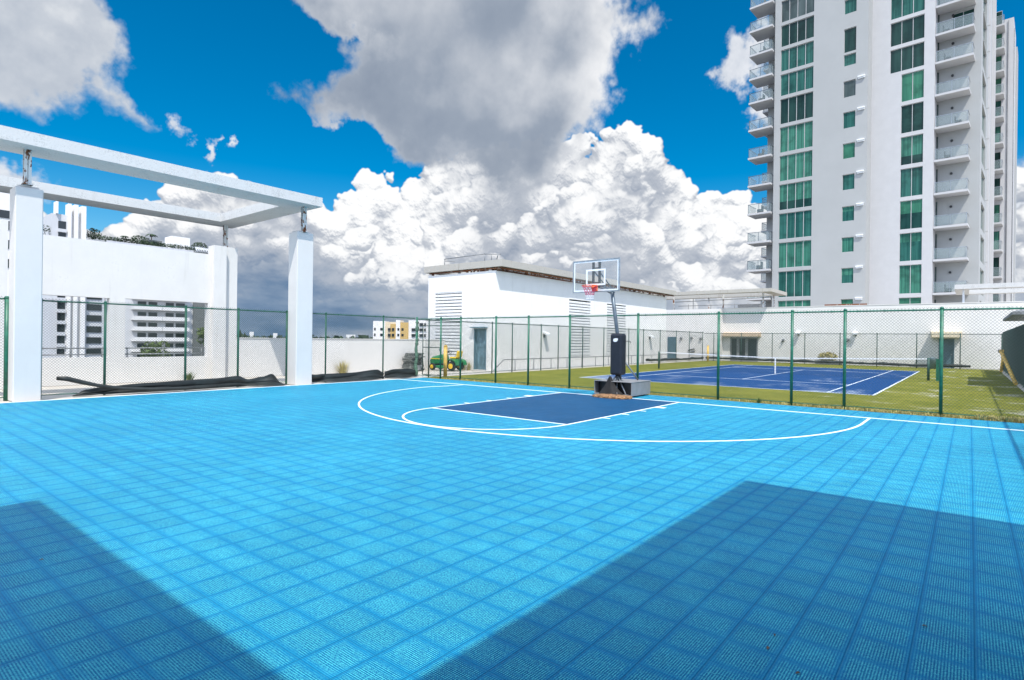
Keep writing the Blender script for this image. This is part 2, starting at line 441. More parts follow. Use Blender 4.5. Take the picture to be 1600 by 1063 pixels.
TILE = 0.2853
def court_tiles(name, seam, body, pale, mottled=0.12):
    m, g, b, t = mat(name)
    tc = t.nodes.new('ShaderNodeTexCoord').outputs['Object']
    x, y, z = g.sep(tc)
    xo = g.m('SUBTRACT', x, 8.49); yo = g.m('SUBTRACT', y, 0.02)
    px = g.m('PINGPONG', xo, TILE/2); py = g.m('PINGPONG', yo, TILE/2)
    dmin = g.m('MINIMUM', px, py)
    # open lattice of small cells: sunlit ribs and shaded holes painted as colour
    k = math.pi*2/(TILE/20)
    sx = g.m('SINE', g.m('MULTIPLY', g.m('ADD', x, y), k*0.5)); sy = g.m('SINE', g.m('MULTIPLY', g.m('SUBTRACT', x, y), k*0.5))
    s3 = g.m('SINE', g.m('MULTIPLY', x, k))
    sparkle = g.noise(tc, 62.0, 2, 0.7)  # noise that breaks the pale ribs into painted glints
    lat = g.m('ADD', g.m('ADD', g.m('MULTIPLY', sx, sy), g.m('MULTIPLY', s3, 0.3)), g.m('MULTIPLY', g.m('SUBTRACT', sparkle, 0.5), 2.6))
    rib = g.smooth(lat, -0.12, 0.42)
    cell = g.xyz(g.m('FLOOR', g.m('DIVIDE', xo, TILE)), g.m('FLOOR', g.m('DIVIDE', yo, TILE)), 0)
    wn = t.nodes.new('ShaderNodeTexWhiteNoise'); g.put(wn.inputs['Vector'], cell)
    big = g.noise(tc, 0.35, 5, 0.6); mid = g.noise(tc, 3.2, 5, 0.65)
    wob = g.m('MULTIPLY', g.m('SUBTRACT', g.noise(tc, 14.0, 4, 0.6), 0.5), 0.05)
    inner = g.m('MULTIPLY', g.m('MULTIPLY', g.smooth(g.m('ADD', py, wob), 0.0, 0.062), g.smooth(g.m('ADD', g.m('PINGPONG', g.m('ADD', yo, TILE/4), TILE/4), wob), -0.004, 0.02, 0.55, 1.0)), g.smooth(g.m('ADD', px, wob), 0.002, 0.045))
    c = g.mix(g.m('MULTIPLY', rib, g.m('ADD', g.m('MULTIPLY', inner, 0.56), 0.18)), body, pale)
    c = g.mix(g.m('MULTIPLY', g.m('SUBTRACT', 1.0, rib), g.m('ADD', g.m('MULTIPLY', inner, 0.60), 0.25)), c, seam)
    tone = g.m('ADD', g.m('MULTIPLY', wn.outputs['Value'], 0.10), g.m('ADD', g.m('MULTIPLY', big, 0.32), g.m('MULTIPLY', mid, 0.24)))
    tone = g.m('ADD', tone, 0.72)
    c = g.mix(1.0, c, g.xyz(tone, tone, tone), 'MULTIPLY')
    dust = g.m('MULTIPLY', g.smooth(g.m('MULTIPLY', mid, g.m('ADD', big, 0.3)), 0.34, 0.60), mottled)
    c = g.mix(dust, c, pale)
    dot = g.smooth(g.noise(tc, 9.0, 3, 0.6), 0.775, 0.79)
    c = g.mix(g.m('MULTIPLY', dot, 0.45), c, (0.02, 0.03, 0.05))
    # seam: thin dark joint
    sm = g.smooth(dmin, 0.0065, 0.0025)
    smx = g.smooth(px, 0.0085, 0.003)
    sm = g.m('MAXIMUM', g.m('MULTIPLY', sm, 0.10), g.m('MULTIPLY', smx, 0.30))
    c = g.mix(sm, c, tuple(q*0.42 for q in seam))
    g.put(b.inputs['Base Color'], c)
    g.put(b.inputs['Roughness'], g.m('ADD', g.m('MULTIPLY', mid, 0.25), 0.42))
    b.inputs['Specular IOR Level'].default_value = 0.08
    bn = t.nodes.new('ShaderNodeBump'); bn.inputs['Strength'].default_value = 0.55; bn.inputs['Distance'].default_value = 0.004
    g.put(bn.inputs['Height'], g.m('ADD', g.m('MULTIPLY', rib, inner), g.m('MULTIPLY', g.smooth(dmin, 0.0, 0.006), 1.2)))
    t.links.new(bn.outputs[0], b.inputs['Normal'])
    return m
court_tiles('blue_tiles', (0.0003, 0.11, 0.25), (0.0006, 0.165, 0.355), (0.10, 0.57, 0.60))
court_tiles('navy_tiles', (0.002, 0.036, 0.11), (0.004, 0.058, 0.15), (0.035, 0.14, 0.26))

def line_paint(name, c, wear):
    m, g, b, t = mat(name)
    tc = t.nodes.new('ShaderNodeTexCoord').outputs['Object']
    n = g.noise(tc, 9, 6, 0.7)
    g.put(b.inputs['Base Color'], g.mix(g.m('MULTIPLY', g.smooth(n, 0.5, 0.68), wear), c, (0.22, 0.42, 0.6)))
    b.inputs['Roughness'].default_value = 0.6
line_paint('court_line_paint', (0.86, 0.89, 0.90), 0.25)
line_paint('tennis_line_paint', (0.70, 0.76, 0.82), 0.8)

def turf(name):
    m, g, b, t = mat(name)
    tc = t.nodes.new('ShaderNodeTexCoord').outputs['Object']
    n1 = g.noise(tc, 0.5, 6, 0.65); n2 = g.noise(tc, 7, 6, 0.7); n3 = g.noise(tc, 60, 3, 0.6)
    c = g.mix(g.smooth(n1, 0.35, 0.68), (0.11, 0.135, 0.012), (0.20, 0.205, 0.028))
    c = g.mix(g.m('MULTIPLY', g.smooth(n2, 0.38, 0.75), 0.7), c, (0.30, 0.27, 0.065))
    c = g.mix(g.m('MULTIPLY', g.smooth(n3, 0.42, 0.30), 0.55), c, (0.03, 0.05, 0.012))
    sand = g.noise(g.v('MULTIPLY', tc, (0.75, 0.6, 1)), 1.0, 6, 0.66)
    x, y, z = g.sep(tc)
    right = g.smooth(x, 2.0, 9.0, 0.0, 0.10)
    f = g.m('MULTIPLY', g.smooth(g.m('ADD', sand, right), 0.62, 0.80), 0.8)
    c = g.mix(g.m('MULTIPLY', f, g.smooth(n2, 0.25, 0.6, 0.25, 0.95)), c, (0.56, 0.54, 0.46))
    dry = g.smooth(y, 3.2, 1.7, 0.0, 0.6)
    c = g.mix(g.m('MULTIPLY', dry, g.smooth(n2, 0.35, 0.6)), c, (0.33, 0.25, 0.09))
    g.put(b.inputs['Base Color'], c); b.inputs['Roughness'].default_value = 0.95
    b.inputs['Specular IOR Level'].default_value = 0.1
    bn = t.nodes.new('ShaderNodeBump'); bn.inputs['Strength'].default_value = 0.9; bn.inputs['Distance'].default_value = 0.03
    g.put(bn.inputs['Height'], g.noise(tc, 70, 4, 0.7)); t.links.new(bn.outputs[0], b.inputs['Normal'])
turf('turf')

def tennis_blue(name):
    m, g, b, t = mat(name)
    tc = t.nodes.new('ShaderNodeTexCoord').outputs['Object']
    n1 = g.noise(g.v('MULTIPLY', tc, (1.0, 0.5, 1)), 0.45, 7, 0.7); n2 = g.noise(tc, 6, 6, 0.7)
    c = g.mix(n2, (0.002, 0.034, 0.13), (0.005, 0.066, 0.22))
    x, y, z = g.sep(tc)
    f = g.m('MULTIPLY', g.smooth(g.m('ADD', n1, g.smooth(y, 12, 7.5, 0, 0.08)), 0.53, 0.72), g.smooth(n2, 0.3, 0.62, 0.1, 0.75))
    c = g.mix(f, c, (0.36, 0.42, 0.50))
    g.put(b.inputs['Base Color'], c); b.inputs['Roughness'].default_value = 0.9
    b.inputs['Specular IOR Level'].default_value = 0.15
    bn = t.nodes.new('ShaderNodeBump'); bn.inputs['Strength'].default_value = 0.7; bn.inputs['Distance'].default_value = 0.02
    g.put(bn.inputs['Height'], g.noise(tc, 60, 4, 0.7)); t.links.new(bn.outputs[0], b.inputs['Normal'])
tennis_blue('tennis_blue')

def curtain_glass(name, c1, c2, folds, rough=0.12):
    m, g, b, t = mat(name)
    tc = t.nodes.new('ShaderNodeTexCoord').outputs['Object']
    x, y, z = g.sep(tc)
    n = g.noise(g.xyz(g.m('MULTIPLY', x, folds), 0.3, g.m('MULTIPLY', z, 0.12)), 1.0, 4, 0.6)
    n2 = g.noise(tc, 0.7, 4, 0.6)
    c = g.mix(g.smooth(n, 0.35, 0.65), c1, c2)
    c = g.mix(g.smooth(n2, 0.45, 0.7, 0.0, 0.55), c, tuple(q*0.35 for q in c1))
    g.put(b.inputs['Base Color'], c)
    b.inputs['Roughness'].default_value = rough
    b.inputs['Specular IOR Level'].default_value = 0.22
curtain_glass('glass_curtain', (0.03, 0.12, 0.09), (0.06, 0.22, 0.155), 9.0)
curtain_glass('glass_green', (0.028, 0.13, 0.085), (0.05, 0.20, 0.125), 2.0)
curtain_glass('glass_dark', (0.006, 0.028, 0.026), (0.018, 0.06, 0.05), 1.2, 0.05)
curtain_glass('glass_mid', (0.015, 0.075, 0.065), (0.035, 0.14, 0.115), 6.0, 0.08)
curtain_glass('glass_smoke', (0.05, 0.075, 0.075), (0.09, 0.12, 0.12), 1.0, 0.1)

def clear_glass(name, tint, alpha):
    m, g, b, t = mat(name)
    b.inputs['Base Color'].default_value = (*tint, 1)
    b.inputs['Roughness'].default_value = 0.03
    b.inputs['Alpha'].default_value = alpha
    b.inputs['Specular IOR Level'].default_value = 0.6
clear_glass('balcony_glass', (0.32, 0.40, 0.41), 0.24)
clear_glass('acrylic', (0.70, 0.78, 0.80), 0.05)

# ------------------------------------------------------------------ geometry helpers
class MB:
    def __init__(s): s.v = []; s.f = []; s.sm = []
    def add(s, vs, fs, smooth=False):
        o = len(s.v); s.v += [tuple(p) for p in vs]
        s.f += [tuple(i+o for i in f) for f in fs]; s.sm += [smooth]*len(fs)
    def box(s, x0, x1, y0, y1, z0, z1, M=None):
        vs = [Vector((x, y, z)) for z in (z0, z1) for y in (y0, y1) for x in (x0, x1)]
        if M is not None: vs = [M @ p for p in vs]
        s.add(vs, [(0, 2, 3, 1), (4, 5, 7, 6), (0, 1, 5, 4), (2, 6, 7, 3), (0, 4, 6, 2), (1, 3, 7, 5)])
        return s
    def bbox(s, x0, x1, y0, y1, z0, z1, b=0.01, M=None):
        """box with chamfered edges"""
        vs = []; fs = []
        X = (x0, x1); Y = (y0, y1); Zz = (z0, z1)
        idx = {}
        for i in (0, 1):
            for j in (0, 1):
                for k in (0, 1):
                    sx, sy, sz = (1 if i == 0 else -1), (1 if j == 0 else -1), (1 if k == 0 else -1)
                    for a, p in enumerate(((X[i], Y[j]+sy*b, Zz[k]+sz*b), (X[i]+sx*b, Y[j], Zz[k]+sz*b), (X[i]+sx*b, Y[j]+sy*b, Zz[k]))):
                        idx[(i, j, k, a)] = len(vs); vs.append(Vector(p))
        for i in (0, 1): fs.append([idx[(i, j, k, 0)] for j, k in ((0, 0), (0, 1), (1, 1), (1, 0))])
        for j in (0, 1): fs.append([idx[(i, j, k, 1)] for i, k in ((0, 0), (1, 0), (1, 1), (0, 1))])
        for k in (0, 1): fs.append([idx[(i, j, k, 2)] for i, j in ((0, 0), (0, 1), (1, 1), (1, 0))])
        for i in (0, 1):
            for j in (0, 1): fs.append([idx[(i, j, 0, 0)], idx[(i, j, 1, 0)], idx[(i, j, 1, 1)], idx[(i, j, 0, 1)]])
            for k in (0, 1): fs.append([idx[(i, 0, k, 0)], idx[(i, 1, k, 0)], idx[(i, 1, k, 2)], idx[(i, 0, k, 2)]])
        for j in (0, 1):
            for k in (0, 1): fs.append([idx[(0, j, k, 1)], idx[(1, j, k, 1)], idx[(1, j, k, 2)], idx[(0, j, k, 2)]])
        for i in (0, 1):
            for j in (0, 1):
                for k in (0, 1): fs.append([idx[(i, j, k, 0)], idx[(i, j, k, 1)], idx[(i, j, k, 2)]])
        if M is not None: vs = [M @ p for p in vs]
        s.add(vs, fs); return s
    def tube(s, pts, r, n=8, caps=True, smooth=True, flat=1.0):
        pts = [Vector(p) for p in pts]; rr = r if isinstance(r, (list, tuple)) else [r]*len(pts)
        up = Vector((0, 0, 1)); vs = []
        for i, p in enumerate(pts):
            if i == 0: t = pts[1]-pts[0]
            elif i == len(pts)-1: t = pts[-1]-pts[-2]
            else: t = (pts[i+1]-pts[i]).normalized()+(pts[i]-pts[i-1]).normalized()
            t.normalize()
            u = up if abs(t.dot(up)) < 0.95 else Vector((1, 0, 0))
            a = t.cross(u).normalized(); b = a.cross(t).normalized()
            for k in range(n):
                q = 2*math.pi*k/n
                vs.append(p + a*math.cos(q)*rr[i] + b*math.sin(q)*rr[i]*flat)
        fs = []
        for i in range(len(pts)-1):
            for k in range(n):
                k2 = (k+1) % n
                fs.append((i*n+k, i*n+k2, (i+1)*n+k2, (i+1)*n+k))
        s.add(vs, fs, smooth)
        if caps:
            o = len(s.v)-len(vs)
            s.f.append(tuple(o+k for k in range(n))[::-1]); s.sm.append(False)
            s.f.append(tuple(o+(len(pts)-1)*n+k for k in range(n))); s.sm.append(False)
        return s
    def lathe(s, prof, n=16, M=None, smooth=True):
        vs = []
        for r, z in prof:
            for k in range(n):
                q = 2*math.pi*k/n; vs.append(Vector((r*math.cos(q), r*math.sin(q), z)))
        if M is not None: vs = [M @ p for p in vs]
        fs = []
        for i in range(len(prof)-1):
            for k in range(n):
                k2 = (k+1) % n
                fs.append((i*n+k, i*n+k2, (i+1)*n+k2, (i+1)*n+k))
        fs.append(tuple(range(n))[::-1]); fs.append(tuple((len(prof)-1)*n+k for k in range(n)))
        s.add(vs, fs, smooth); s.sm[-1] = s.sm[-2] = False
        return s
    def plate(s, O, ex, ey, ez, xs, ys, holes, thick):
        """slab in the plane ex,ey (front at O, body going along ez*thick) with rectangular holes"""
        O, ex, ey, ez = Vector(O), Vector(ex), Vector(ey), Vector(ez)
        Xs = sorted(set([xs[0], xs[1]]+[h for q in holes for h in q[:2]]))
        Ys = sorted(set([ys[0], ys[1]]+[h for q in holes for h in q[2:4]]))
        Xs = [x for x in Xs if xs[0]-1e-6 <= x <= xs[1]+1e-6]; Ys = [y for y in Ys if ys[0]-1e-6 <= y <= ys[1]+1e-6]
        def solid(i, j):
            if i < 0 or j < 0 or i >= len(Xs)-1 or j >= len(Ys)-1: return False
            cx = (Xs[i]+Xs[i+1])/2; cy = (Ys[j]+Ys[j+1])/2
            return not any(h[0] < cx < h[1] and h[2] < cy < h[3] for h in holes)
        P = lambda x, y, t: O+ex*x+ey*y+ez*t
        for i in range(len(Xs)-1):
            for j in range(len(Ys)-1):
                if not solid(i, j): continue
                a, b, c, d = Xs[i], Xs[i+1], Ys[j], Ys[j+1]
                s.add([P(a, c, 0), P(b, c, 0), P(b, d, 0), P(a, d, 0)], [(0, 1, 2, 3)])
                s.add([P(a, c, thick), P(b, c, thick), P(b, d, thick), P(a, d, thick)], [(3, 2, 1, 0)])
                if not solid(i-1, j): s.add([P(a, c, 0), P(a, d, 0), P(a, d, thick), P(a, c, thick)], [(0, 1, 2, 3)])
                if not solid(i+1, j): s.add([P(b, c, 0), P(b, d, 0), P(b, d, thick), P(b, c, thick)], [(3, 2, 1, 0)])
                if not solid(i, j-1): s.add([P(a, c, 0), P(b, c, 0), P(b, c, thick), P(a, c, thick)], [(3, 2, 1, 0)])
                if not solid(i, j+1): s.add([P(a, d, 0), P(b, d, 0), P(b, d, thick), P(a, d, thick)], [(0, 1, 2, 3)])
        return s
    def build(s, name, material, parent=None, bev=0.0):
        me = bpy.data.meshes.new(name)
        me.from_pydata(s.v, [], s.f)
        if s.sm and any(s.sm): me.polygons.foreach_set('use_smooth', s.sm)
        import bmesh as _b
        bm = _b.new(); bm.from_mesh(me); 
        _b.ops.recalc_face_normals(bm, faces=bm.faces); bm.to_mesh(me); bm.free()
        o = bpy.data.objects.new(name, me); col.objects.link(o)
        me.materials.append(MATS[material])
        if parent is not None:
            root = parent
            while root.parent is not None: root = root.parent
            Mi = BASE[root.name].inverted()
            me.transform(Mi)
            o.parent = parent
        if bev:
            b = o.modifiers.new('bevel', 'BEVEL'); b.width = bev; b.segments = 2; b.limit_method = 'ANGLE'; b.angle_limit = R(40)
        return o
BASE = {}
def thing(name, label, cat, loc=(0, 0, 0), rz=0.0, group=None):
    o = bpy.data.objects.new(name, None); col.objects.link(o)
    o.location = loc; o.rotation_euler = (0, 0, rz); o.empty_display_size = 0.2
    BASE[o.name] = Matrix.Translation(Vector(loc)) @ Matrix.Rotation(rz, 4, 'Z')
    o['label'] = label; o['category'] = cat
    if group: o['group'] = group
    return o
def tag(o, label, cat, group=None):
    o['label'] = label; o['category'] = cat
    if group: o['group'] = group
    return o
def struct(name, mb, m, kind='structure', label=None):
    o = mb.build(name, m); o['kind'] = kind
    if label: o['label'] = label
    return o
def copy_thing(root, loc, label, rz=None):
    r = root.copy(); col.objects.link(r); r.location = loc
    if rz is not None: r.rotation_euler = (0, 0, rz)
    r['label'] = label
    for ch in list(root.children):
        c = ch.copy(); col.objects.link(c); c.parent = r
        for gch in list(ch.children):
            q = gch.copy(); col.objects.link(q); q.parent = c
    return r
def local(root):
    """matrix that takes points written in the thing's own frame to the world"""
    return BASE[root.name]
def tm(mb, M):
    mb.v = [tuple(M @ Vector(p)) for p in mb.v]; return mb

# ------------------------------------------------------------------ the deck, the courts
g_ = MB(); g_.box(-9000, 9000, -9000, 9000, -31.0, -30.0)
struct('ground', g_, 'asphalt', label='flat city ground far below the roof deck')
dk = MB(); dk.box(-15.8, 60, -60, 90, -29.9, -0.03)
struct('roof_deck', dk, 'deck_concrete', label='pale concrete roof deck around both courts')

LX, RX, BY = -10.30, 10.05, 1.50
c = MB(); c.box(LX, RX, -16.45, BY, -0.028, 0.0)
struct('basketball_court', c, 'blue_tiles', label='light blue interlocking tile court surface')
c = MB(); c.box(-10.42, RX, BY, 37.3, -0.028, -0.004)
struct('turf_ground', c, 'turf', label='worn yellow green artificial turf around the tennis court')
KD, W, FR, HB, R3 = 5.81, 2.013, 2.013, 1.06, 6.77
c = MB(); c.box(-W, W, -KD, 0.0, 0.0005, 0.004)
struct('key_area', c, 'navy_tiles', label='navy blue tiles of the key under the hoop')
def strip(mb, pts, w, z0=0.004, z1=0.008):
    """flat painted line along pts"""
    L = []; 
    for i, p in enumerate(pts):
        a = Vector(pts[max(0, i-1)]); b = Vector(pts[min(len(pts)-1, i+1)])
        t = (b-a).normalized(); n = Vector((-t.y, t.x))
        L.append((Vector(p)+n*w/2, Vector(p)-n*w/2))
    vs = []
    for a, b in L: vs += [(a.x, a.y, z1), (b.x, b.y, z1), (a.x, a.y, z0), (b.x, b.y, z0)]
    fs = []
    for i in range(len(L)-1):
        o = 4*i
        fs += [(o, o+1, o+5, o+4), (o, o+4, o+6, o+2), (o+1, o+3, o+7, o+5)]
    fs += [(0, 2, 3, 1), (len(vs)-4, len(vs)-3, len(vs)-1, len(vs)-2)]
    mb.add(vs, fs)
ln = MB()
strip(ln, [(LX, 0.0), (9.9, 0.0)], 0.066, 0.0, 0.010)
strip(ln, [(LX+0.03, -16.4), (LX+0.03, -0.05)], 0.07, 0.0, 0.009)
def arc(cx, cy, r, a0, a1, n=60): return [(cx+r*math.cos(R(a0+(a1-a0)*i/n)), cy+r*math.sin(R(a0+(a1-a0)*i/n))) for i in range(n+1)]
ym = math.sqrt(R3**2-6.55**2)
xs3 = 6.62
aa = math.degrees(math.acos(-6.62/R3))
pts3 = [(-6.42, -0.04), (-6.44, -0.9)] + arc(0.0, -1.24, 6.64, 183, 357, 90) + [(6.64, -1.3), (6.64, -0.04)]
strip(ln, pts3, 0.048, 0.0, 0.0085)
strip(ln, [(-W, -0.05), (-W, -KD)], 0.05, 0.002, 0.0075)
strip(ln, [(W, -0.05), (W, -KD)], 0.05, 0.002, 0.0075)
strip(ln, [(-W, -KD), (W, -KD)], 0.05, 0.002, 0.0078)
strip(ln, arc(0, -KD, FR, 180, 360, 50), 0.048, 0.002, 0.0081)
for sx in (-1, 1):
    for i, (yy, w, l) in enumerate(((-1.6, 0.2, 0.22), (-2.6, 0.05, 0.16), (-3.5, 0.05, 0.16), (-4.4, 0.05, 0.16))):
        x0 = sx*(W+0.03); x1 = sx*(W+l+0.05)
        ln.box(min(x0, x1), max(x0, x1), yy-w/2, yy+w/2, 0.002, 0.0073)
struct('court_markings', ln, 'court_line_paint', label='white painted basketball court lines')

# tennis court
TX0, TX1, TY0, TY1 = -5.72, 5.95, 7.0, 29.3
NETY = 18.3
c = MB(); c.box(TX0, TX1, TY0, TY1, -0.003, 0.001)
struct('tennis_court', c, 'tennis_blue', label='faded dark blue tennis court surface with sandy patches')
ln = MB()
cx = (TX0+TX1)/2
for x in (TX0+0.03, TX1-0.03): strip(ln, [(x, TY0), (x, TY1)], 0.07, 0.0, 0.005)
for x in (TX0+1.42, TX1-1.42): strip(ln, [(x, TY0+0.08), (x, TY1-0.08)], 0.06, 0.0, 0.0055)
for y in (TY0+0.04, TY1-0.04): strip(ln, [(TX0+0.08, y), (TX1-0.08, y)], 0.06, 0.0, 0.0061)
for y in (12.0, 24.6): strip(ln, [(TX0+1.45, y), (TX1-1.45, y)], 0.05, 0.0, 0.0067)
strip(ln, [(cx, 12.03), (cx, 24.57)], 0.05, 0.0, 0.0073)
struct('tennis_markings', ln, 'tennis_line_paint', label='worn white tennis court lines')

# ------------------------------------------------------------------ chain link fences
def chain_link(p0, p1, H, z0=0.05, pitch=0.075, r=0.003, off=0.0):
    """two sets of crossing wires, real thin wires"""
    mb = MB()
    p0, p1 = Vector(p0), Vector(p1); L = (p1-p0).length; t = (p1-p0)/L; n = Vector((-t.y, t.x))
    Hh = H-z0
    k = 0
    for sgn in (1, -1):
        o = n*(off+0.003*sgn)
        a = -Hh
        while a < L:
            s0, s1 = a, a+Hh; zA, zB = z0, H
            if s0 < 0: zA = z0-s0; s0 = 0
            if s1 > L: zB = H-(s1-L); s1 = L
            if s1-s0 > 0.02:
                q0, q1 = (zA, zB) if sgn > 0 else (z0+H-zA, z0+H-zB)
                A = p0+t*s0+o; B = p0+t*s1+o
                d = Vector((0, 0, 1))
                vs = []
                for P, zz in ((A, q0), (B, q1)):
                    P3 = Vector((P.x, P.y, zz))
                    tt = Vector((t.x, t.y, 0))
                    perp = (tt*(-sgn)+d).normalized() if True else d
                    vs += [P3+perp*r, P3-perp*r*0.5+Vector((n.x, n.y, 0))*r*0.87, P3-perp*r*0.5-Vector((n.x, n.y, 0))*r*0.87]
                mb.add(vs, [(0, 1, 4, 3), (1, 2, 5, 4), (2, 0, 3, 5)])
            a += pitch
    return mb

def fence(name, label, p0, p1, H, dists, post_r=0.03, group=None, rail_r=0.021, m_post='green_paint', pitch=0.075, wire=0.0029,
          thick=(), bottom=True, side=1, wobble=True):
    p0v, p1v = Vector(p0), Vector(p1); L = (p1v-p0v).length; t = (p1v-p0v)/L; n = Vector((-t.y, t.x))*side
    th = thing(name, label, 'fence', (p0[0], p0[1], 0), 0, group)
    for i, s in enumerate(dists):
        P = p0v+t*s
        r = post_r*1.35 if i in thick else post_r
        mb = MB(); mb.tube([(P.x, P.y, -0.02), (P.x, P.y, H+0.01)], r, 12)
        mb.lathe([(r*1.12, 0), (r*1.12, 0.03), (r*0.6, 0.06)], 12, Matrix.Translation((P.x, P.y, H-0.015)))
        mb.build('post', m_post, th)
    mb = MB(); 
    q = [p0v+t*(L*i/24) for i in range(25)]
    mb.tube([(a.x, a.y, H-0.03) for a in q], rail_r, 8)
    # ties along the rail
    s = 0.3
    while s < L:
        P = p0v+t*s; mb.box(P.x-0.012, P.x+0.012, P.y-0.012, P.y+0.012, H-0.06, H+0.0); s += 0.6
    mb.build('top_rail', m_post, th)
    if bottom:
        mb = MB(); pts = []
        N = int(L/0.35)
        for i in range(N+1):
            P = p0v+t*(L*i/N)+n*0.035
            w = 0.025*noise.noise(Vector((P.x*0.7, P.y*0.7, 3.1))) if wobble else 0
            pts.append((P.x, P.y, 0.075+w))
        mb.tube(pts, 0.012, 6); mb.build('tension_wire', m_post, th)
    cl = chain_link(p0, p1, H+0.035, 0.05, pitch, wire, off=0.035*side)
    cl.build('chain_link_mesh', 'wire_green', th)
    return th

FH = 2.66
ly = [-11.62, -10.18, -8.0, -6.32, -4.52]
fence('chain_link_fence', 'green chain link fence between the two white columns, black cloth heaped along its foot', (-11.12, -11.70), (-11.12, -4.50), FH,
      [y+11.70 for y in (-11.66, -10.18, -8.0, -6.32, -4.54)], 0.035, 'fences around the basketball court', thick=(0,), side=-1, wire=0.0036)
fence('chain_link_fence', 'green chain link fence running off the left edge beyond the nearest white column', (-11.12, -18.0), (-11.12, -12.30), FH,
      [0.1, 2.6, 5.66], 0.045, 'fences around the basketball court', thick=(2,), side=-1)
fence('chain_link_fence', 'short green chain link fence from the far white column to the corner post', (-11.12, -3.84), (-11.12, 1.66), FH,
      [0.93, 3.72], 0.03, 'fences around the basketball court', side=-1)
rp = [-9.44, -8.25, -6.3, -4.67, -2.8, -0.12, 2.53, 4.57, 5.86, 7.91]
fence('chain_link_fence', 'long green chain link fence dividing blue tiles from the tennis turf', (-10.95, 1.66), (10.20, 1.66), 2.62,
      [x+10.95 for x in rp]+[21.13], 0.038, 'fences around the basketball court', side=1)
# corner post wrapped in fabric
cp = thing('corner_post', 'thick green corner post wound with pale green netting, leaning slightly', 'post', (-11.12, 1.74, 0))
MB().tube([(-11.12, 1.74, 0), (-11.05, 1.72, FH+0.03)], 0.05, 12).build('pole', 'green_paint', cp)
simple('net_green', (0.09, 0.17, 0.12), 0.8, var=0.5, scale=26, bump=0.9, bscale=120)
wb = MB(); pts = []; rr = []
for i in range(40):
    z = 0.05+i*0.062
    pts.append((-11.12+0.07*z/FH+0.02*math.sin(z*9), 1.74+0.015*math.cos(z*7), z)); rr.append(0.075+0.018*math.sin(z*21+i*i))
wb.tube(pts, rr, 12); wb.build('wrapping', 'net_green', cp)
tl = [6.3, 7.93, 10.54, 12.27, 14.98, 17.63, 21.18, 23.52, 26.45, 29.6, 32.4, 35.6]
fence('chain_link_fence', 'dark chain link fence beside the long equipment building, left of the tennis court', (-10.5, 1.75), (-10.5, 35.7), 2.58,
      [y-1.75 for y in [1.95]+tl], 0.03, 'fences around the tennis court', m_post='dark_green_paint', pitch=0.10, wire=0.0032, bottom=True)
fence('chain_link_fence', 'dark chain link fence behind the tennis court, in front of the far white wall', (-10.45, 35.75), (10.2, 35.75), 2.52,
      [0.9, 3.3, 5.84, 8.35, 10.88, 13.36, 15.84, 18.36, 20.6], 0.032, 'fences around the tennis court', m_post='dark_green_paint', pitch=0.10, wire=0.0032, side=-1)
fr = fence('chain_link_fence', 'chain link fence on the right edge with a dark green windscreen', (10.22, -6.5), (10.22, 35.7), 2.6,
      [0.1, 3, 6, 8.1, 11, 14, 17, 20, 23, 26, 29, 32, 35, 38, 41.0], 0.03, 'fences around the tennis court', m_post='green_paint', pitch=0.075, wire=0.0029)
simple('windscreen_green', (0.008, 0.07, 0.072), 0.7, var=0.3, scale=3, bump=0.4)
w = MB()
N = 60
vs = []
for i in range(N+1):
    y = 9.5+26.0*i/N
    for j, z in enumerate((0.06, 0.9, 1.75, 2.5)):
        vs.append((10.29+0.02*math.sin(y*2.1+j), y, z + (0.03*math.sin(y*2.3) if j == 3 else 0)))
w.add(vs, [(4*i+j, 4*i+j+1, 4*i+j+5, 4*i+j+4) for i in range(N) for j in range(3)], True)
ws = w.build('windscreen', 'windscreen_green', fr); sm_ = ws.modifiers.new('t', 'SOLIDIFY'); sm_.thickness = 0.006

# gate bar at the corner
gt = thing('gate', 'narrow green chain link gate beside the wrapped corner post', 'gate', (-10.95, 1.95, 0))
mb = MB()
mb.tube([(-10.9, 1.95, 0.1), (-10.9, 1.95, 2.3)], 0.02, 8); mb.tube([(-9.75, 1.95, 0.1), (-9.75, 1.95, 2.3)], 0.02, 8)
mb.tube([(-10.9, 1.95, 1.33), (-9.75, 1.95, 1.33)], 0.018, 8); mb.tube([(-10.9, 1.95, 2.3), (-9.75, 1.95, 2.3)], 0.018, 8); mb.tube([(-10.9, 1.95, 0.1), (-9.75, 1.95, 0.1)], 0.018, 8)
mb.build('gate_frame', 'dark_green_paint', gt)
MB().box(-9.80, -9.70, 1.91, 1.93, 1.2, 1.3).build('latch', 'dull_steel', gt)

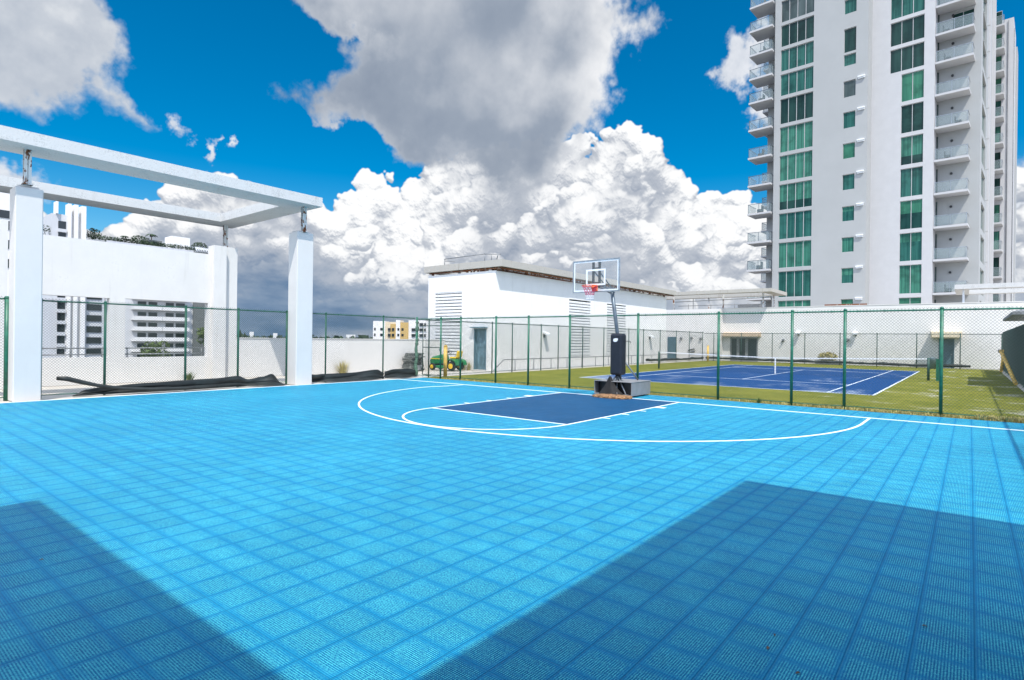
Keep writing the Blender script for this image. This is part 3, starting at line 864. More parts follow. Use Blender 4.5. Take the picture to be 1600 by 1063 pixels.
# ------------------------------------------------------------------ pergola frame and columns on the left
def ring(mb, x0, x1, y0, y1, z0, z1, wx, wy):
    mb.plate((0, 0, z0), (1, 0, 0), (0, 1, 0), (0, 0, 1), (x0, x1), (y0, y1), [(x0+wx, x1-wx, y0+wy, y1-wy)], z1-z0)
pg = thing('roof_frame', 'open white concrete roof frame on steel stubs over the left columns', 'canopy', (-13.5, -12, 0))
mb = MB(); ring(mb, -17.0, -9.97, -20.5, -3.86, 6.47, 6.80, 1.18, 1.0); mb.build('concrete_frame', 'beam_concrete', pg, bev=0.012)
for (x, y, zb) in ((-10.55, -12.08, 5.57), (-10.55, -4.25, 5.55), (-16.5, -4.35, 5.42), (-16.5, -12.1, 5.2)):
    m = MB(); m.box(x-0.075, x+0.075, y-0.006, y+0.006, zb, 6.47); m.box(x-0.075, x-0.063, y-0.075, y+0.075, zb, 6.47); m.box(x+0.063, x+0.075, y-0.075, y+0.075, zb, 6.47)
    m.box(x-0.11, x+0.11, y-0.11, y+0.11, zb, zb+0.015)
    m.build('steel_post', 'rusty_post', pg)
def column(label, x0, x1, y0, y1, H):
    cth = thing('column', label, 'column', ((x0+x1)/2, (y0+y1)/2, 0), 0, 'white columns on the left side of the court')
    m = MB(); m.bbox(x0, x1, y0, y1, -0.02, H, 0.02); m.build('shaft', 'column_render', cth)
    m = MB(); m.box(x0+0.08, x1-0.08, y0+0.08, y1-0.08, H-0.005, H+0.05); m.build('cap', 'beam_concrete', cth)
    return cth
column('tall white column nearest the camera, at the left edge', -11.12, -10.50, -12.32, -11.75, 5.50)
column('tall white column in the middle of the long fence, farther from the camera', -11.10, -10.50, -4.52, -3.87, 5.55)

# white wall with two openings
lw = thing('rooftop_wall', 'tall white wall with two window openings behind the left fence', 'wall', (-15.6, -8.1, 0))
mb = MB()
mb.plate((-15.5, 0, 0), (0, 1, 0), (0, 0, 1), (-1, 0, 0), (-11.42, -5.35), (-0.02, 5.02),
         [(-10.98, -8.83, 0.92, 3.03), (-8.34, -5.46, 0.90, 3.05)], 0.30)
mb.build('wall', 'white_render', lw)
m = MB(); m.box(-15.8, -15.25, -5.349, -4.86, -0.02, 5.38); m.build('pier', 'white_render', lw)
m = MB(); m.box(-15.8, -15.5, -4.859, -4.30, -0.02, 5.40); m.build('pier', 'white_render', lw)
for (y0, y1, pp) in ((-10.98, -8.83, (-10.8, -9.9, -8.98)), (-8.34, -5.46, (-8.2, -7.0, -5.6))):
    m = MB()
    for z in (1.02, 1.24): m.tube([(-15.72, y0+0.02, z), (-15.72, y1-0.02, z)], 0.022, 8)
    for y in pp: m.tube([(-15.72, y, 0.90), (-15.72, y, 1.24)], 0.02, 8)
    m.build('railing', 'dull_steel', lw)
lw2 = thing('rooftop_wall', 'white wall piece at the far left edge behind the near column', 'wall', (-15.6, -13.5, 0))
mb = MB(); mb.box(-15.8, -15.5, -20, -11.90, -0.02, 4.9); mb.build('wall', 'white_render', lw2)
mb = MB(); mb.box(-15.8, -15.2, -11.899, -11.65, -0.02, 5.3); mb.build('pier', 'white_render', lw2)
pw = thing('parapet_wall', 'low white parapet wall behind the left fence, skyline just above it', 'wall', (-15.6, 2, 0))
MB().box(-15.75, -15.5, -4.299, 12.0, -0.02, 1.64).build('wall', 'white_render', pw)
MB().box(-15.78, -15.47, -4.28, 12.0, 1.642, 1.67).build('coping', 'white_render', pw)

# ------------------------------------------------------------------ equipment building
eb = thing('equipment_building', 'long low white building with louvres and an aged concrete roof frame', 'building', (-14.3, 8, 0))
X0, X1, Y0, Y1, BH = -16.98, -11.67, 7.87, 30.2, 5.47
mb = MB()
mb.plate((0, Y0, 0), (1, 0, 0), (0, 0, 1), (0, 1, 0), (X0, X1), (-0.02, BH), [(-16.40, -14.10, 0.58, 4.48), (-13.20, -12.28, 0.02, 2.30)], 0.28)
mb.plate((X1, 0, 0), (0, 1, 0), (0, 0, 1), (-1, 0, 0), (Y0+0.28, Y1), (-0.02, BH), [(15.08, 17.85, 0.72, 4.42), (19.98, 22.95, 0.72, 4.40)], 0.28)
mb.box(X0, X0+0.28, Y0+0.28, Y1, -0.02, BH); mb.box(X0+0.28, X1-0.28, Y1-0.28, Y1, -0.02, BH)
mb.box(X0+0.28, X1-0.28, Y0+0.28, Y1-0.28, BH-0.5, BH-0.35)
mb.build('wall', 'bright_render', eb)
def louvre(th, O, e, n, w, z0, z1, pitch=0.186):
    """frame with sloping blades; O left bottom on the wall face, e along, n outward"""
    O, e, n = Vector(O), Vector(e), Vector(n)
    fm = MB()
    def bx(mb, a0, a1, b0, b1, c0, c1):
        vs = [O+e*a+n*b+Vector((0, 0, c)) for c in (c0, c1) for b in (b0, b1) for a in (a0, a1)]
        mb.add(vs, [(0, 2, 3, 1), (4, 5, 7, 6), (0, 1, 5, 4), (2, 6, 7, 3), (0, 4, 6, 2), (1, 3, 7, 5)])
    h = z1-z0
    bx(fm, 0.002, 0.06, -0.12, 0.03, 0.0, h); bx(fm, w-0.06, w-0.002, -0.12, 0.03, 0, h)
    bx(fm, 0.06, w-0.06, -0.12, 0.03, 0.002, 0.05); bx(fm, 0.06, w-0.06, -0.12, 0.035, h-0.05, h-0.002)
    f = fm.build('louvre', 'louvre_white', th)
    sl = MB(); z = 0.06
    while z < h-0.12:
        vs = []
        for a in (0.06, w-0.06):
            for b, c in ((0.02, z), (0.02, z+0.105), (-0.07, z+0.172), (-0.09, z+0.162)):
                vs.append(O+e*a+n*b+Vector((0, 0, c)))
        sl.add(vs, [(0, 1, 2, 3), (7, 6, 5, 4), (0, 4, 5, 1), (1, 5, 6, 2), (2, 6, 7, 3), (3, 7, 4, 0)])
        z += pitch
    s = sl.build('slats', 'louvre_white', f)
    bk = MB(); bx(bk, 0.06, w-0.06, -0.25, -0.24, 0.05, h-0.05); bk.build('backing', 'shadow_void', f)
louvre(eb, (-16.40, Y0, 0.58), (1, 0, 0), (0, -1, 0), 2.30, 0.58, 4.48)
louvre(eb, (X1, 15.08, 0.72), (0, 1, 0), (1, 0, 0), 2.77, 0.72, 4.42)
louvre(eb, (X1, 19.98, 0.72), (0, 1, 0), (1, 0, 0), 2.97, 0.72, 4.40)
def door(th, x0, x1, y, z0, z1, m='door_blue', panels=True, name='door'):
    d = MB(); d.box(x0+0.05, x1-0.05, y+0.10, y+0.15, z0+0.02, z1-0.05)
    if panels:
        for q in (0.3, 1.25):
            d.box(x0+0.2, x1-0.2, y+0.085, y+0.1, z0+q, z0+q+0.7)
    o = d.build(name, m, th)
    f = MB(); f.box(x0+0.002, x0+0.05, y-0.02, y+0.16, z0, z1-0.002); f.box(x1-0.05, x1-0.002, y-0.02, y+0.16, z0, z1-0.002); f.box(x0+0.05, x1-0.05, y-0.02, y+0.16, z1-0.05, z1-0.002)
    f.build('frame', m, o)
    k = MB(); k.tube([(x1-0.13, y+0.10, z0+1.02), (x1-0.13, y+0.04, z0+1.02), (x1-0.24, y+0.04, z0+1.02)], 0.012, 6); k.build('handle', 'steel', o)
door(eb, -13.20, -12.28, Y0, 0.02, 2.30)
MB().box(-13.3, -12.2, Y0-0.26, Y0-0.003, 2.34, 2.40).build('drip_canopy', 'door_blue', eb)
# open concrete frame above
mb = MB(); ring(mb, -17.25, -11.13, 7.74, 31.0, 5.66, 6.03, 1.1, 1.0)
mb.build('concrete_frame', 'aged_concrete', eb, bev=0.02)
for i in range(9):
    y = 7.95+i*2.75
    m = MB(); m.box(-11.86, -11.74, y, y+0.12, BH, 5.66); m.build('steel_post', 'rusty_steel', eb)
for x in (-16.8, -14.6, -12.9): 
    m = MB(); m.box(x, x+0.12, 7.95, 8.07, BH, 5.66); m.build('steel_post', 'rusty_steel', eb)
m = MB(); 
m.tube([(-11.34, 8.0, 5.60), (-11.34, 30.8, 5.60)], 0.05, 8); m.tube([(-16.9, 7.9, 5.60), (-11.3, 7.9, 5.60)], 0.045, 8)
m.tube([(-12.3, 8.3, 5.62), (-12.3, 30.0, 5.55)], 0.07, 8)
rnd = random.Random(3)
for i in range(150):
    y = 7.9+rnd.random()**1.5*22; x = -11.35-rnd.random()*0.5; l = 0.05+rnd.random()*0.15; s = 0.02+rnd.random()*0.05
    m.box(x, x+s, y, y+s, 5.65-l, 5.66)
for i in range(26):
    x = -15.0+rnd.random()*3.5; l = 0.05+rnd.random()*0.17; s = 0.03+rnd.random()*0.10
    m.box(x, x+s, 7.9, 8.0, 5.65-l, 5.66)
m.build('hanging_pipework', 'rusty_steel', eb)
m = MB()
for x in (-15.7, -12.55): m.tube([(x, 7.95, 6.03), (x, 7.95, 6.42)], 0.022, 6)
m.tube([(-15.7, 7.95, 6.40), (-12.55, 7.95, 6.46)], 0.028, 6); m.tube([(-15.7, 7.98, 6.30), (-15.0, 8.1, 6.22)], 0.02, 6)
m.tube([(-12.55, 7.95, 6.44), (-11.6, 8.2, 6.38)], 0.022, 6); m.tube([(-12.1, 8.0, 6.03), (-12.1, 8.0, 6.42)], 0.02, 6); m.tube([(-11.8, 8.1, 6.1), (-11.7, 8.1, 6.42)], 0.03, 6)
m.build('roof_rail', 'dull_steel', eb)
# pipe rail along the long wall
pr = thing('pipe_run', 'thin grey pipe on short supports along the long building', 'pipe', (-11.3, 8, 0))
m = MB(); m.tube([(-11.35, 7.4, 0.05), (-11.3, 8.2, 0.62), (-11.3, 29.5, 0.62)], 0.025, 8); m.build('pipe', 'dull_steel', pr)
for i in range(12):
    y = 9.2+i*1.75; MB().tube([(-11.3, y, -0.02), (-11.3, y, 0.60)], 0.022, 6).build('support', 'dull_steel', pr)
def wall_lamp(label, P, n, group='lamps on the white walls'):
    P = Vector(P); n = Vector(n); e = Vector((-n.y, n.x, 0))
    th = thing('wall_lamp', label, 'lamp', P, 0, group)
    def bx(mb, a0, a1, b0, b1, c0, c1, dz=0):
        vs = [P+e*a+n*b+Vector((0, 0, c-(b*dz))) for c in (c0, c1) for b in (b0, b1) for a in (a0, a1)]
        mb.add(vs, [(0, 2, 3, 1), (4, 5, 7, 6), (0, 1, 5, 4), (2, 6, 7, 3), (0, 4, 6, 2), (1, 3, 7, 5)]); return mb
    bx(MB(), -0.07, 0.07, 0.0, 0.05, -0.3, -0.1).build('bracket', 'dull_steel', th)
    bx(MB(), -0.02, 0.02, 0.05, 0.16, -0.2, -0.15, -1.0).build('arm', 'dull_steel', th)
    bx(MB(), -0.17, 0.17, 0.05, 0.42, 0.0, 0.11, 0.45).build('lamp_head', 'white_paint', th)
    return th
wall_lamp('rusty lamp on the long building wall, beside the first louvre', (X1+0.002, 12.44, 2.15), (1, 0, 0))
wall_lamp('rusty lamp at the far end of the long building wall', (X1+0.002, 27.0, 2.15), (1, 0, 0))

# ------------------------------------------------------------------ far white wall
fw = thing('far_wall', 'long white building wall behind the tennis court, with doors', 'building', (-2, 37.4, 0))
mb = MB()
mb.plate((0, 37.4, 0), (1, 0, 0), (0, 0, 1), (0, 1, 0), (-9.28, 16.0), (-0.02, 4.78), [(-8.65, -6.22, 0.0, 2.2), (6.63, 7.55, 0.0, 2.16)], 0.3)
mb.build('wall', 'white_render', fw)
MB().box(-9.28, 16.0, 37.37, 37.75, 4.782, 4.83).build('coping', 'white_render', fw)
MB().box(-18, -9.282, 36.5, 37.8, -0.02, 4.75).build('wall_bay', 'white_render', fw)
d = MB(); d.box(-14.25, -13.4, 36.46, 36.497, 0.0, 2.15); d.build('door', 'teal_door', fw)
for (x0, x1) in ((-8.65, -7.95), (-7.95, -7.2), (-7.2, -6.22)):
    f = MB(); f.box(x0+0.004, x0+0.12, 37.45, 37.52, 0.0, 2.18); f.box(x1-0.12, x1-0.004, 37.45, 37.52, 0, 2.18); f.box(x0+0.12, x1-0.12, 37.45, 37.52, 2.04, 2.18); f.box(x0+0.12, x1-0.12, 37.45, 37.52, 0.0, 0.2)
    fo = f.build('glass_door', 'box_grey', fw)
    MB().box(x0+0.12, x1-0.12, 37.48, 37.50, 0.2, 2.04).build('pane', 'dark_glass', fo)
door(fw, 6.63, 7.55, 37.4, 0.0, 2.16, 'teal_door')
def canopy(label, x0, x1, z0, z1, prot, m):
    mb = MB()
    vs = [(x0, 37.398, z0), (x1, 37.398, z0), (x1-0.12, 37.4-prot, z0), (x0+0.12, 37.4-prot, z0),
          (x0, 37.398, z1), (x1, 37.398, z1), (x1-0.05, 37.4-prot, z1-0.12), (x0+0.05, 37.4-prot, z1-0.12)]
    mb.add(vs, [(0, 1, 2, 3), (7, 6, 5, 4), (0, 4, 5, 1), (1, 5, 6, 2), (2, 6, 7, 3), (3, 7, 4, 0)])
    o = mb.build('door_canopy', m, fw, bev=0.01)
    o['label'] = label
canopy('wide peach door canopy', -9.2, -5.95, 2.24, 2.62, 0.55, 'tan_render')
canopy('cream door canopy', 6.15, 7.98, 2.26, 2.80, 1.0, 'cream_render')
# frames over the far roof
rf = thing('roof_frame', 'open concrete roof frame over the glass doors of the far wall', 'canopy', (-9, 38, 0))
mb = MB(); ring(mb, -17.5, -4.9, 36.3, 41.8, 6.12, 6.42, 0.9, 0.9); mb.build('concrete_frame', 'aged_concrete', rf, bev=0.015)
for (x, y) in ((-14.2, 37.7), (-9.4, 37.7), (-5.9, 37.7), (-5.9, 41.2), (-12, 41.2)):
    MB().box(x-0.06, x+0.06, y-0.06, y+0.06, 4.75, 6.12).build('steel_post', 'rusty_post', rf)
m = MB()
m.tube([(-14, 37.6, 5.55), (-5.0, 37.6, 5.72)], 0.035, 6); m.tube([(-14, 38.4, 5.2), (-6, 38.4, 5.2)], 0.03, 6); m.tube([(-11.9, 36.8, 4.75), (-11.9, 36.8, 5.75)], 0.03, 6)
for x in (-13, -10.8, -8.6, -7.4): m.tube([(x, 38.4, 4.75), (x, 38.4, 5.35)], 0.025, 6)
m.box(-8.5, -6.6, 39, 40, 4.9, 5.25)
m.build('pipework', 'dull_steel', rf)
rf2 = thing('roof_frame', 'open white roof frame at the right edge below the tower', 'canopy', (12, 45, 0))
mb = MB(); ring(mb, 7.45, 18, 41.6, 48.5, 6.15, 6.5, 0.9, 0.9); mb.build('concrete_frame', 'beam_concrete', rf2, bev=0.015)
for (x, y) in ((8, 42.1), (14, 42.1), (8, 48), (14, 48)): MB().box(x-0.06, x+0.06, y-0.06, y+0.06, 4.0, 6.15).build('steel_post', 'white_paint', rf2)
for lab, P in (('floodlight with white hood on the far wall, nearer the glass doors', (-2.92, 37.398, 2.66)),
               ('floodlight with white hood on the far wall, above the dark vent', (1.27, 37.398, 2.64))):
    wall_lamp(lab, P, (0, -1, 0))
for lab, x, z in (('small dark wall fitting left of the first hooded floodlight', -4.13, 1.95), ('small dark wall fitting below the second hooded floodlight', 0.75, 2.04)):
    v = thing('wall_vent', lab, 'vent', (x, 37.4, z), 0, 'small dark fittings on the far wall')
    MB().tube([(x, 37.398, z), (x, 37.28, z)], 0.11, 10).build('housing', 'dull_steel', v)
    MB().tube([(x+0.05, 37.28, z-0.05), (x-0.1, 37.2, z-0.2)], 0.04, 8).build('outlet', 'black_paint', v)
for i, (x, z) in enumerate(((-12.9, 2.0), (-11.9, 2.05), (-11.0, 2.0))):
    v = thing('wall_vent', ('small dark vent beside the teal door', 'small dark vent in the middle of three right of the teal door', 'small dark vent farthest from the teal door')[i], 'vent', (x, 36.5, z), 0, 'small dark vents on the wall bay')
    MB().tube([(x, 36.498, z), (x, 36.36, z)], 0.12, 10).build('housing', 'dull_steel', v)
pp = thing('tap_pipe', 'dark bent pipe below the wall vents', 'pipe', (-12, 36.4, 1))
MB().tube([(-12.2, 36.44, 0.9), (-11.6, 36.42, 1.05), (-11.6, 36.42, 0.75), (-12.0, 36.42, 0.72)], 0.05, 8).build('pipe', 'black_paint', pp)
ac = thing('roof_ledge', 'low rusty metal ledge standing on top of the far wall', 'metal ledge', (1, 37.6, 4.83))
MB().box(-1.0, 2.0, 37.45, 37.7, 4.83, 4.95).build('ledge', 'rusty_steel', ac)
# bin
bn = thing('bin', 'grey cylindrical bin by the tennis net post', 'bin', (6.35, 34.9, 0))
MB().lathe([(0.24, 0), (0.27, 0.62), (0.29, 0.66), (0.29, 0.72)], 18, Matrix.Translation((6.35, 34.9, 0))).build('body', 'bin_grey', bn)
MB().lathe([(0.30, 0.0), (0.30, 0.04), (0.1, 0.09)], 18, Matrix.Translation((6.35, 34.9, 0.722))).build('lid', 'bin_grey', bn)
# rolled windscreen along the far fences
def roll(name, label, pts, r, m='black_fabric', flat=0.8, seed=0, group=None):
    out = []; rr = []
    for i in range(len(pts)-1):
        a, b = Vector(pts[i]), Vector(pts[i+1]); n = max(2, int((b-a).length/0.18))
        for k in range(n):
            p = a.lerp(b, k/n); w = noise.noise(p*1.7+Vector((seed, 0, 0))); w2 = noise.noise(p*5.1+Vector((0, seed, 0)))
            out.append(p+Vector((0, 0, w*r*0.5))); rr.append(r*(1+0.45*w+0.25*w2))
    out.append(Vector(pts[-1])); rr.append(r*0.8)
    o = MB().tube(out, rr, 9, flat=flat).build(name, m); tag(o, label, 'windscreen', group); return o
roll('rolled_windscreen', 'black windscreen rolled up along the foot of the fence by the long building', [(-10.42, 24.0, 0.30), (-10.42, 29, 0.24), (-10.42, 35.5, 0.26)], 0.11, seed=3, group='rolled black windscreens')
roll('rolled_windscreen', 'black windscreen rolled up along the foot of the fence before the far wall', [(-10.2, 35.62, 0.30), (-4, 35.62, 0.24), (1, 35.62, 0.24), (5.2, 35.62, 0.2), (8.5, 35.62, 0.24)], 0.12, seed=5, group='rolled black windscreens')
pot = thing('planter', 'sandy shrub in a low grey planter in front of the far wall', 'planter', (-0.6, 36.9, 0))
MB().box(-1.5, 0.4, 36.65, 37.1, 0, 0.32).build('trough', 'box_grey', pot)

# ------------------------------------------------------------------ foliage helpers
def leaves(mb, C, rad, n, size, rnd, squash=0.8):
    C = Vector(C)
    for i in range(n):
        while True:
            q = Vector((rnd.uniform(-1, 1), rnd.uniform(-1, 1), rnd.uniform(-1, 1)))
            if q.length < 1: break
        q = q.normalized()*(q.length**0.5)
        p = C+Vector((q.x*rad[0], q.y*rad[1], q.z*rad[2]))
        d = Vector((rnd.gauss(0, 1), rnd.gauss(0, 1), rnd.gauss(0, 1))).normalized()
        e = d.cross(Vector((rnd.gauss(0, 1), rnd.gauss(0, 1), rnd.gauss(0, 1)))).normalized()
        s = size*rnd.uniform(0.5, 1.3)
        mb.add([p-d*s, p+e*s*0.45, p+d*s, p-e*s*0.45], [(0, 1, 2, 3)])
def blades(mb, C, n, h, spread, rnd, w=0.012):
    C = Vector(C)
    for i in range(n):
        a = rnd.uniform(0, 2*math.pi); r = spread*rnd.random()
        b = C+Vector((math.cos(a)*r*0.4, math.sin(a)*r*0.4, 0)); hh = h*rnd.uniform(0.4, 1)
        t = b+Vector((math.cos(a)*r, math.sin(a)*r, hh)); mdl = b.lerp(t, 0.55)+Vector((0, 0, hh*0.12))
        sd_ = Vector((-math.sin(a), math.cos(a), 0))*w
        mb.add([b-sd_, b+sd_, mdl+sd_*0.7, mdl-sd_*0.7, t], [(0, 1, 2, 3), (3, 2, 4)])
rnd = random.Random(11)
m = MB(); leaves(m, (-0.6, 36.85, 0.62), (0.75, 0.3, 0.38), 700, 0.09, rnd); m.build('shrub', 'dry_weed', pot)
def weed(label, C, n, h, sp, m_='dry_weed', grp='weeds sprouting from the deck'):
    mb = MB(); blades(mb, C, n, h, sp, rnd); o = mb.build('weed', m_); tag(o, label, 'weed', grp); return o
weed('bushy pale yellow weed at the foot of the parapet', (-15.2, 0.7, -0.03), 150, 0.7, 0.42)
weed('small bright weed by the foot of the white pier', (-15.1, -6.3, -0.03), 120, 0.38, 0.25, 'foliage_light')
weed('dry weed left of the blue door of the equipment building', (-13.9, 7.7, -0.03), 130, 0.7, 0.3)
weed('dry weed close beside the blue door of the equipment building', (-13.4, 7.68, -0.03), 90, 0.55, 0.2)
weed('tiny lime weed under the dividing fence', (3.74, 1.58, 0.0), 60, 0.17, 0.1, 'foliage_light')
mb = MB()
for i in range(1500):
    x = 3.5+6.3*rnd.random()**0.7 if i % 4 else rnd.uniform(-9, 3.5)
    blades(mb, (x, BY+0.03+rnd.random()*0.28, 0.0), 2, 0.09, 0.06, rnd, 0.007)
o = mb.build('weeds', 'dry_weed'); o['kind'] = 'stuff'; o['label'] = 'straggly dry grass along the foot of the dividing fence'
mb = MB()
for i in range(380):
    blades(mb, (8.6+1.5*rnd.random(), BY+0.02+rnd.random()*0.3, 0.0), 3, 0.14, 0.09, rnd, 0.008)
o = mb.build('weeds', 'dry_weed'); o['kind'] = 'stuff'; o['label'] = 'taller straggly weeds at the right end of the dividing fence'

# ------------------------------------------------------------------ collapsed black windscreen on the left fence
def drape(name, label, y0, y1, topf, outf, group, seed, x0=-11.06):
    """cloth slipped to the foot of a fence: a wavy folded sheet from a sagging upper edge to a heap on the ground"""
    N = int((y1-y0)/0.055); K = 22; vs = []
    for i in range(N+1):
        s = i/N; y = y0+(y1-y0)*s
        zt = topf(s)*0.86; ox = outf(s)
        for k in range(K):
            q = k/(K-1)
            fold = 0.05*math.sin(q*13.0+noise.noise(Vector((y*0.5, seed, 0)))*6)*min(1, q*3)
            crease = 0.03*noise.noise(Vector((y*1.1, q*9, seed)))
            if q < 0.55:
                t_ = q/0.55; z = zt*(1-t_*0.80)-0.10*zt*math.sin(t_*math.pi); x = x0+0.03+ox*0.35*t_**1.6+fold*0.6+crease
            else:
                t_ = (q-0.55)/0.45; z = zt*0.20*(1-t_)**1.5+0.014+abs(crease)*0.9*(1-t_); x = x0+0.03+ox*(0.35+0.65*t_)+fold*0.4+crease
            vs.append((x, y+0.03*noise.noise(Vector((y*1.2, q*6, seed+9))), max(0.012, z)))
    mb = MB(); mb.add(vs, [(i*K+k, i*K+k+1, (i+1)*K+k+1, (i+1)*K+k) for i in range(N) for k in range(K-1)], True)
    o = mb.build(name, 'black_fabric'); tag(o, label, 'windscreen', group)
    sm = o.modifiers.new('t', 'SOLIDIFY'); sm.thickness = 0.012
    return o
def interp(pts):
    def f(s):
        for (a, b), (c_, d_) in zip(pts, pts[1:]):
            if a <= s <= c_: 
                q = (s-a)/(c_-a); q = q*q*(3-2*q); return b+(d_-b)*q
        return pts[-1][1]
    return f
ws1 = thing('fallen_windscreen', 'long black windscreen cloth slumped at the foot of the left fence, rolled end raised', 'windscreen', (-10.9, -8, 0), 0, 'black windscreens fallen off the left fence')
o = drape('cloth', '', -10.95, -4.75, interp([(0, 0.03), (0.05, 0.20), (0.1, 0.25), (0.3, 0.33), (0.62, 0.38), (0.74, 0.44), (0.8, 0.28), (0.88, 0.36), (0.935, 0.46), (1.0, 0.05)]),
          interp([(0, 0.05), (0.15, 0.10), (0.4, 0.22), (0.7, 0.12), (0.76, 0.03), (0.84, 0.25), (0.93, 0.60), (1, 0.5)]), None, 2.0)
def adopt(o, th):
    for k in ('label', 'category', 'group'):
        if k in o: del o[k]
    o.data.transform(BASE[th.name].inverted()); o.parent = th
adopt(o, ws1)
m = MB(); pts = [(-11.0, -11.32, 0.52), (-10.98, -11.1, 0.50), (-10.96, -10.8, 0.40), (-10.9, -10.4, 0.28), (-10.82, -9.8, 0.16), (-10.75, -9.0, 0.10), (-10.72, -8.0, 0.08), (-10.74, -7.2, 0.07)]
m.tube(pts, [0.05, 0.07, 0.065, 0.05, 0.05, 0.045, 0.04, 0.03], 10); m.build('rolled_hem', 'black_fabric', ws1)
ws2 = thing('fallen_windscreen', 'black windscreen cloth sagging at the foot of the fence right of the far column', 'windscreen', (-10.9, -1.5, 0), 0, 'black windscreens fallen off the left fence')
o = drape('cloth', '', -3.55, -0.15, interp([(0, 0.30), (0.12, 0.36), (0.5, 0.36), (0.9, 0.46), (1, 0.30)]), interp([(0, 0.02), (0.25, 0.38), (0.6, 0.42), (1, 0.05)]), None, 8.0); adopt(o, ws2)
m = MB(); m.tube([(-11.0, -3.75, 0.30), (-10.97, -3.5, 0.22), (-10.9, -3.1, 0.25)], [0.05, 0.08, 0.06], 9); m.build('rolled_hem', 'black_fabric', ws2)
ws3 = thing('fallen_windscreen', 'shorter piece of black windscreen cloth ending at the corner post', 'windscreen', (-10.9, 0.8, 0), 0, 'black windscreens fallen off the left fence')
o = drape('cloth', '', -0.12, 1.62, interp([(0, 0.34), (0.3, 0.44), (0.8, 0.44), (1, 0.36)]), interp([(0, 0.05), (0.5, 0.34), (1, 0.1)]), None, 14.0); adopt(o, ws3)

# ------------------------------------------------------------------ basketball hoop
hp = thing('basketball_hoop', 'portable basketball hoop with clear backboard and black padded pole', 'basketball hoop', (-0.2, 0.6, 0))
HX = -0.2
m = MB()
# grey wheeled base, open at the front left
m.plate((0.43, 0, 0), (0, 1, 0), (0, 0, 1), (-1, 0, 0), (0.16, 1.46), (0.045, 0.45), [], 0.02)
m.plate((-0.88, 0, 0), (0, 1, 0), (0, 0, 1), (1, 0, 0), (0.16, 1.46), (0.045, 0.45), [], 0.02)
m.box(-0.86, 0.41, 1.44, 1.46, 0.045, 0.45); m.box(-0.86, 0.41, 0.16, 1.44, 0.045, 0.07); m.box(-0.89, 0.44, 0.15, 1.47, 0.452, 0.475)
m.box(-0.86, 0.41, 0.42, 0.44, 0.07, 0.45)
m.build('base', 'box_grey', hp, bev=0.006)
MB().box(-0.855, 0.405, 0.405, 0.418, 0.072, 0.448).build('recess_shade_sheet', 'black_paint', hp)  # black sheet painting the shade inside the open base
for (x, y) in ((0.3, 0.3), (0.3, 1.3), (-0.75, 0.3), (-0.75, 1.3)):
    MB().tube([(x-0.03, y, 0.045), (x+0.03, y, 0.045)], 0.045, 12).build('wheel', 'black_rubber', hp)
m = MB(); m.tube([(-0.22, 0.62, 0.5), (-0.24, 0.58, 1.2), (-0.27, 0.52, 1.96), (-0.34, 0.26, 3.30)], 0.058, 12); m.build('pole', 'pole_grey', hp)
m = MB(); m.bbox(-0.42, -0.01, 0.30, 0.66, 0.66, 1.96, 0.05); m.build('padding', 'navy_padding', hp, bev=0.012)
# logo: white wing-like emblem on the padding
m = MB()
lg = [(-0.30, 1.74), (-0.28, 1.80), (-0.22, 1.815), (-0.14, 1.81), (-0.12, 1.78), (-0.15, 1.765), (-0.13, 1.74), (-0.17, 1.735), (-0.16, 1.71), (-0.22, 1.70), (-0.27, 1.705)]
m.add([(x, 0.297, z) for x, z in lg]+[(x, 0.294, z) for x, z in lg], [tuple(range(11)), tuple(range(21, 10, -1))]+[(i, (i+1) % 11, (i+1) % 11+11, i+11) for i in range(11)])
m.build('emblem', 'white_paint', hp)
m = MB(); m.tube([(-0.02, 0.6, 1.72), (0.14, 0.62, 1.72), (0.14, 0.62, 1.66)], 0.012, 6); m.build('crank_handle', 'black_paint', hp)
# braces
for a, b, r in (((-0.25, 0.5, 0.68), (0.25, 0.16, 0.06), 0.02), ((-0.25, 0.5, 0.68), (-0.05, 0.12, 0.06), 0.018), ((-0.12, 0.72, 1.1), (0.10, 1.25, 0.48), 0.028), ((-0.25, 0.5, 0.66), (-0.6, 0.10, 0.05), 0.02)):
    MB().tube([a, b], r, 8).build('brace', 'steel', hp)
m = MB(); m.tube([(-0.22, 0.55, 0.02), (-0.25, 0.52, 0.7)], 0.07, 10); m.build('pole_foot', 'black_paint', hp)
# cloth bag over the foot
vs = []; K = 20; prof = [(0.03, 0.62), (0.08, 0.52), (0.14, 0.36), (0.26, 0.20), (0.36, 0.09), (0.40, 0.03)]
for r_, z in prof:
    for k in range(K):
        a = 2*math.pi*k/K; w = 1+0.22*math.sin(a*5+z*4)+0.1*math.sin(a*9)
        vs.append((-0.32+math.cos(a)*r_*w*1.0, 0.18+math.sin(a)*r_*w*0.45, z))
m = MB(); m.add(vs, [(i*K+k, i*K+(k+1) % K, (i+1)*K+(k+1) % K, (i+1)*K+k) for i in range(len(prof)-1) for k in range(K)], True); m.build('weight_bag', 'black_rubber', hp)
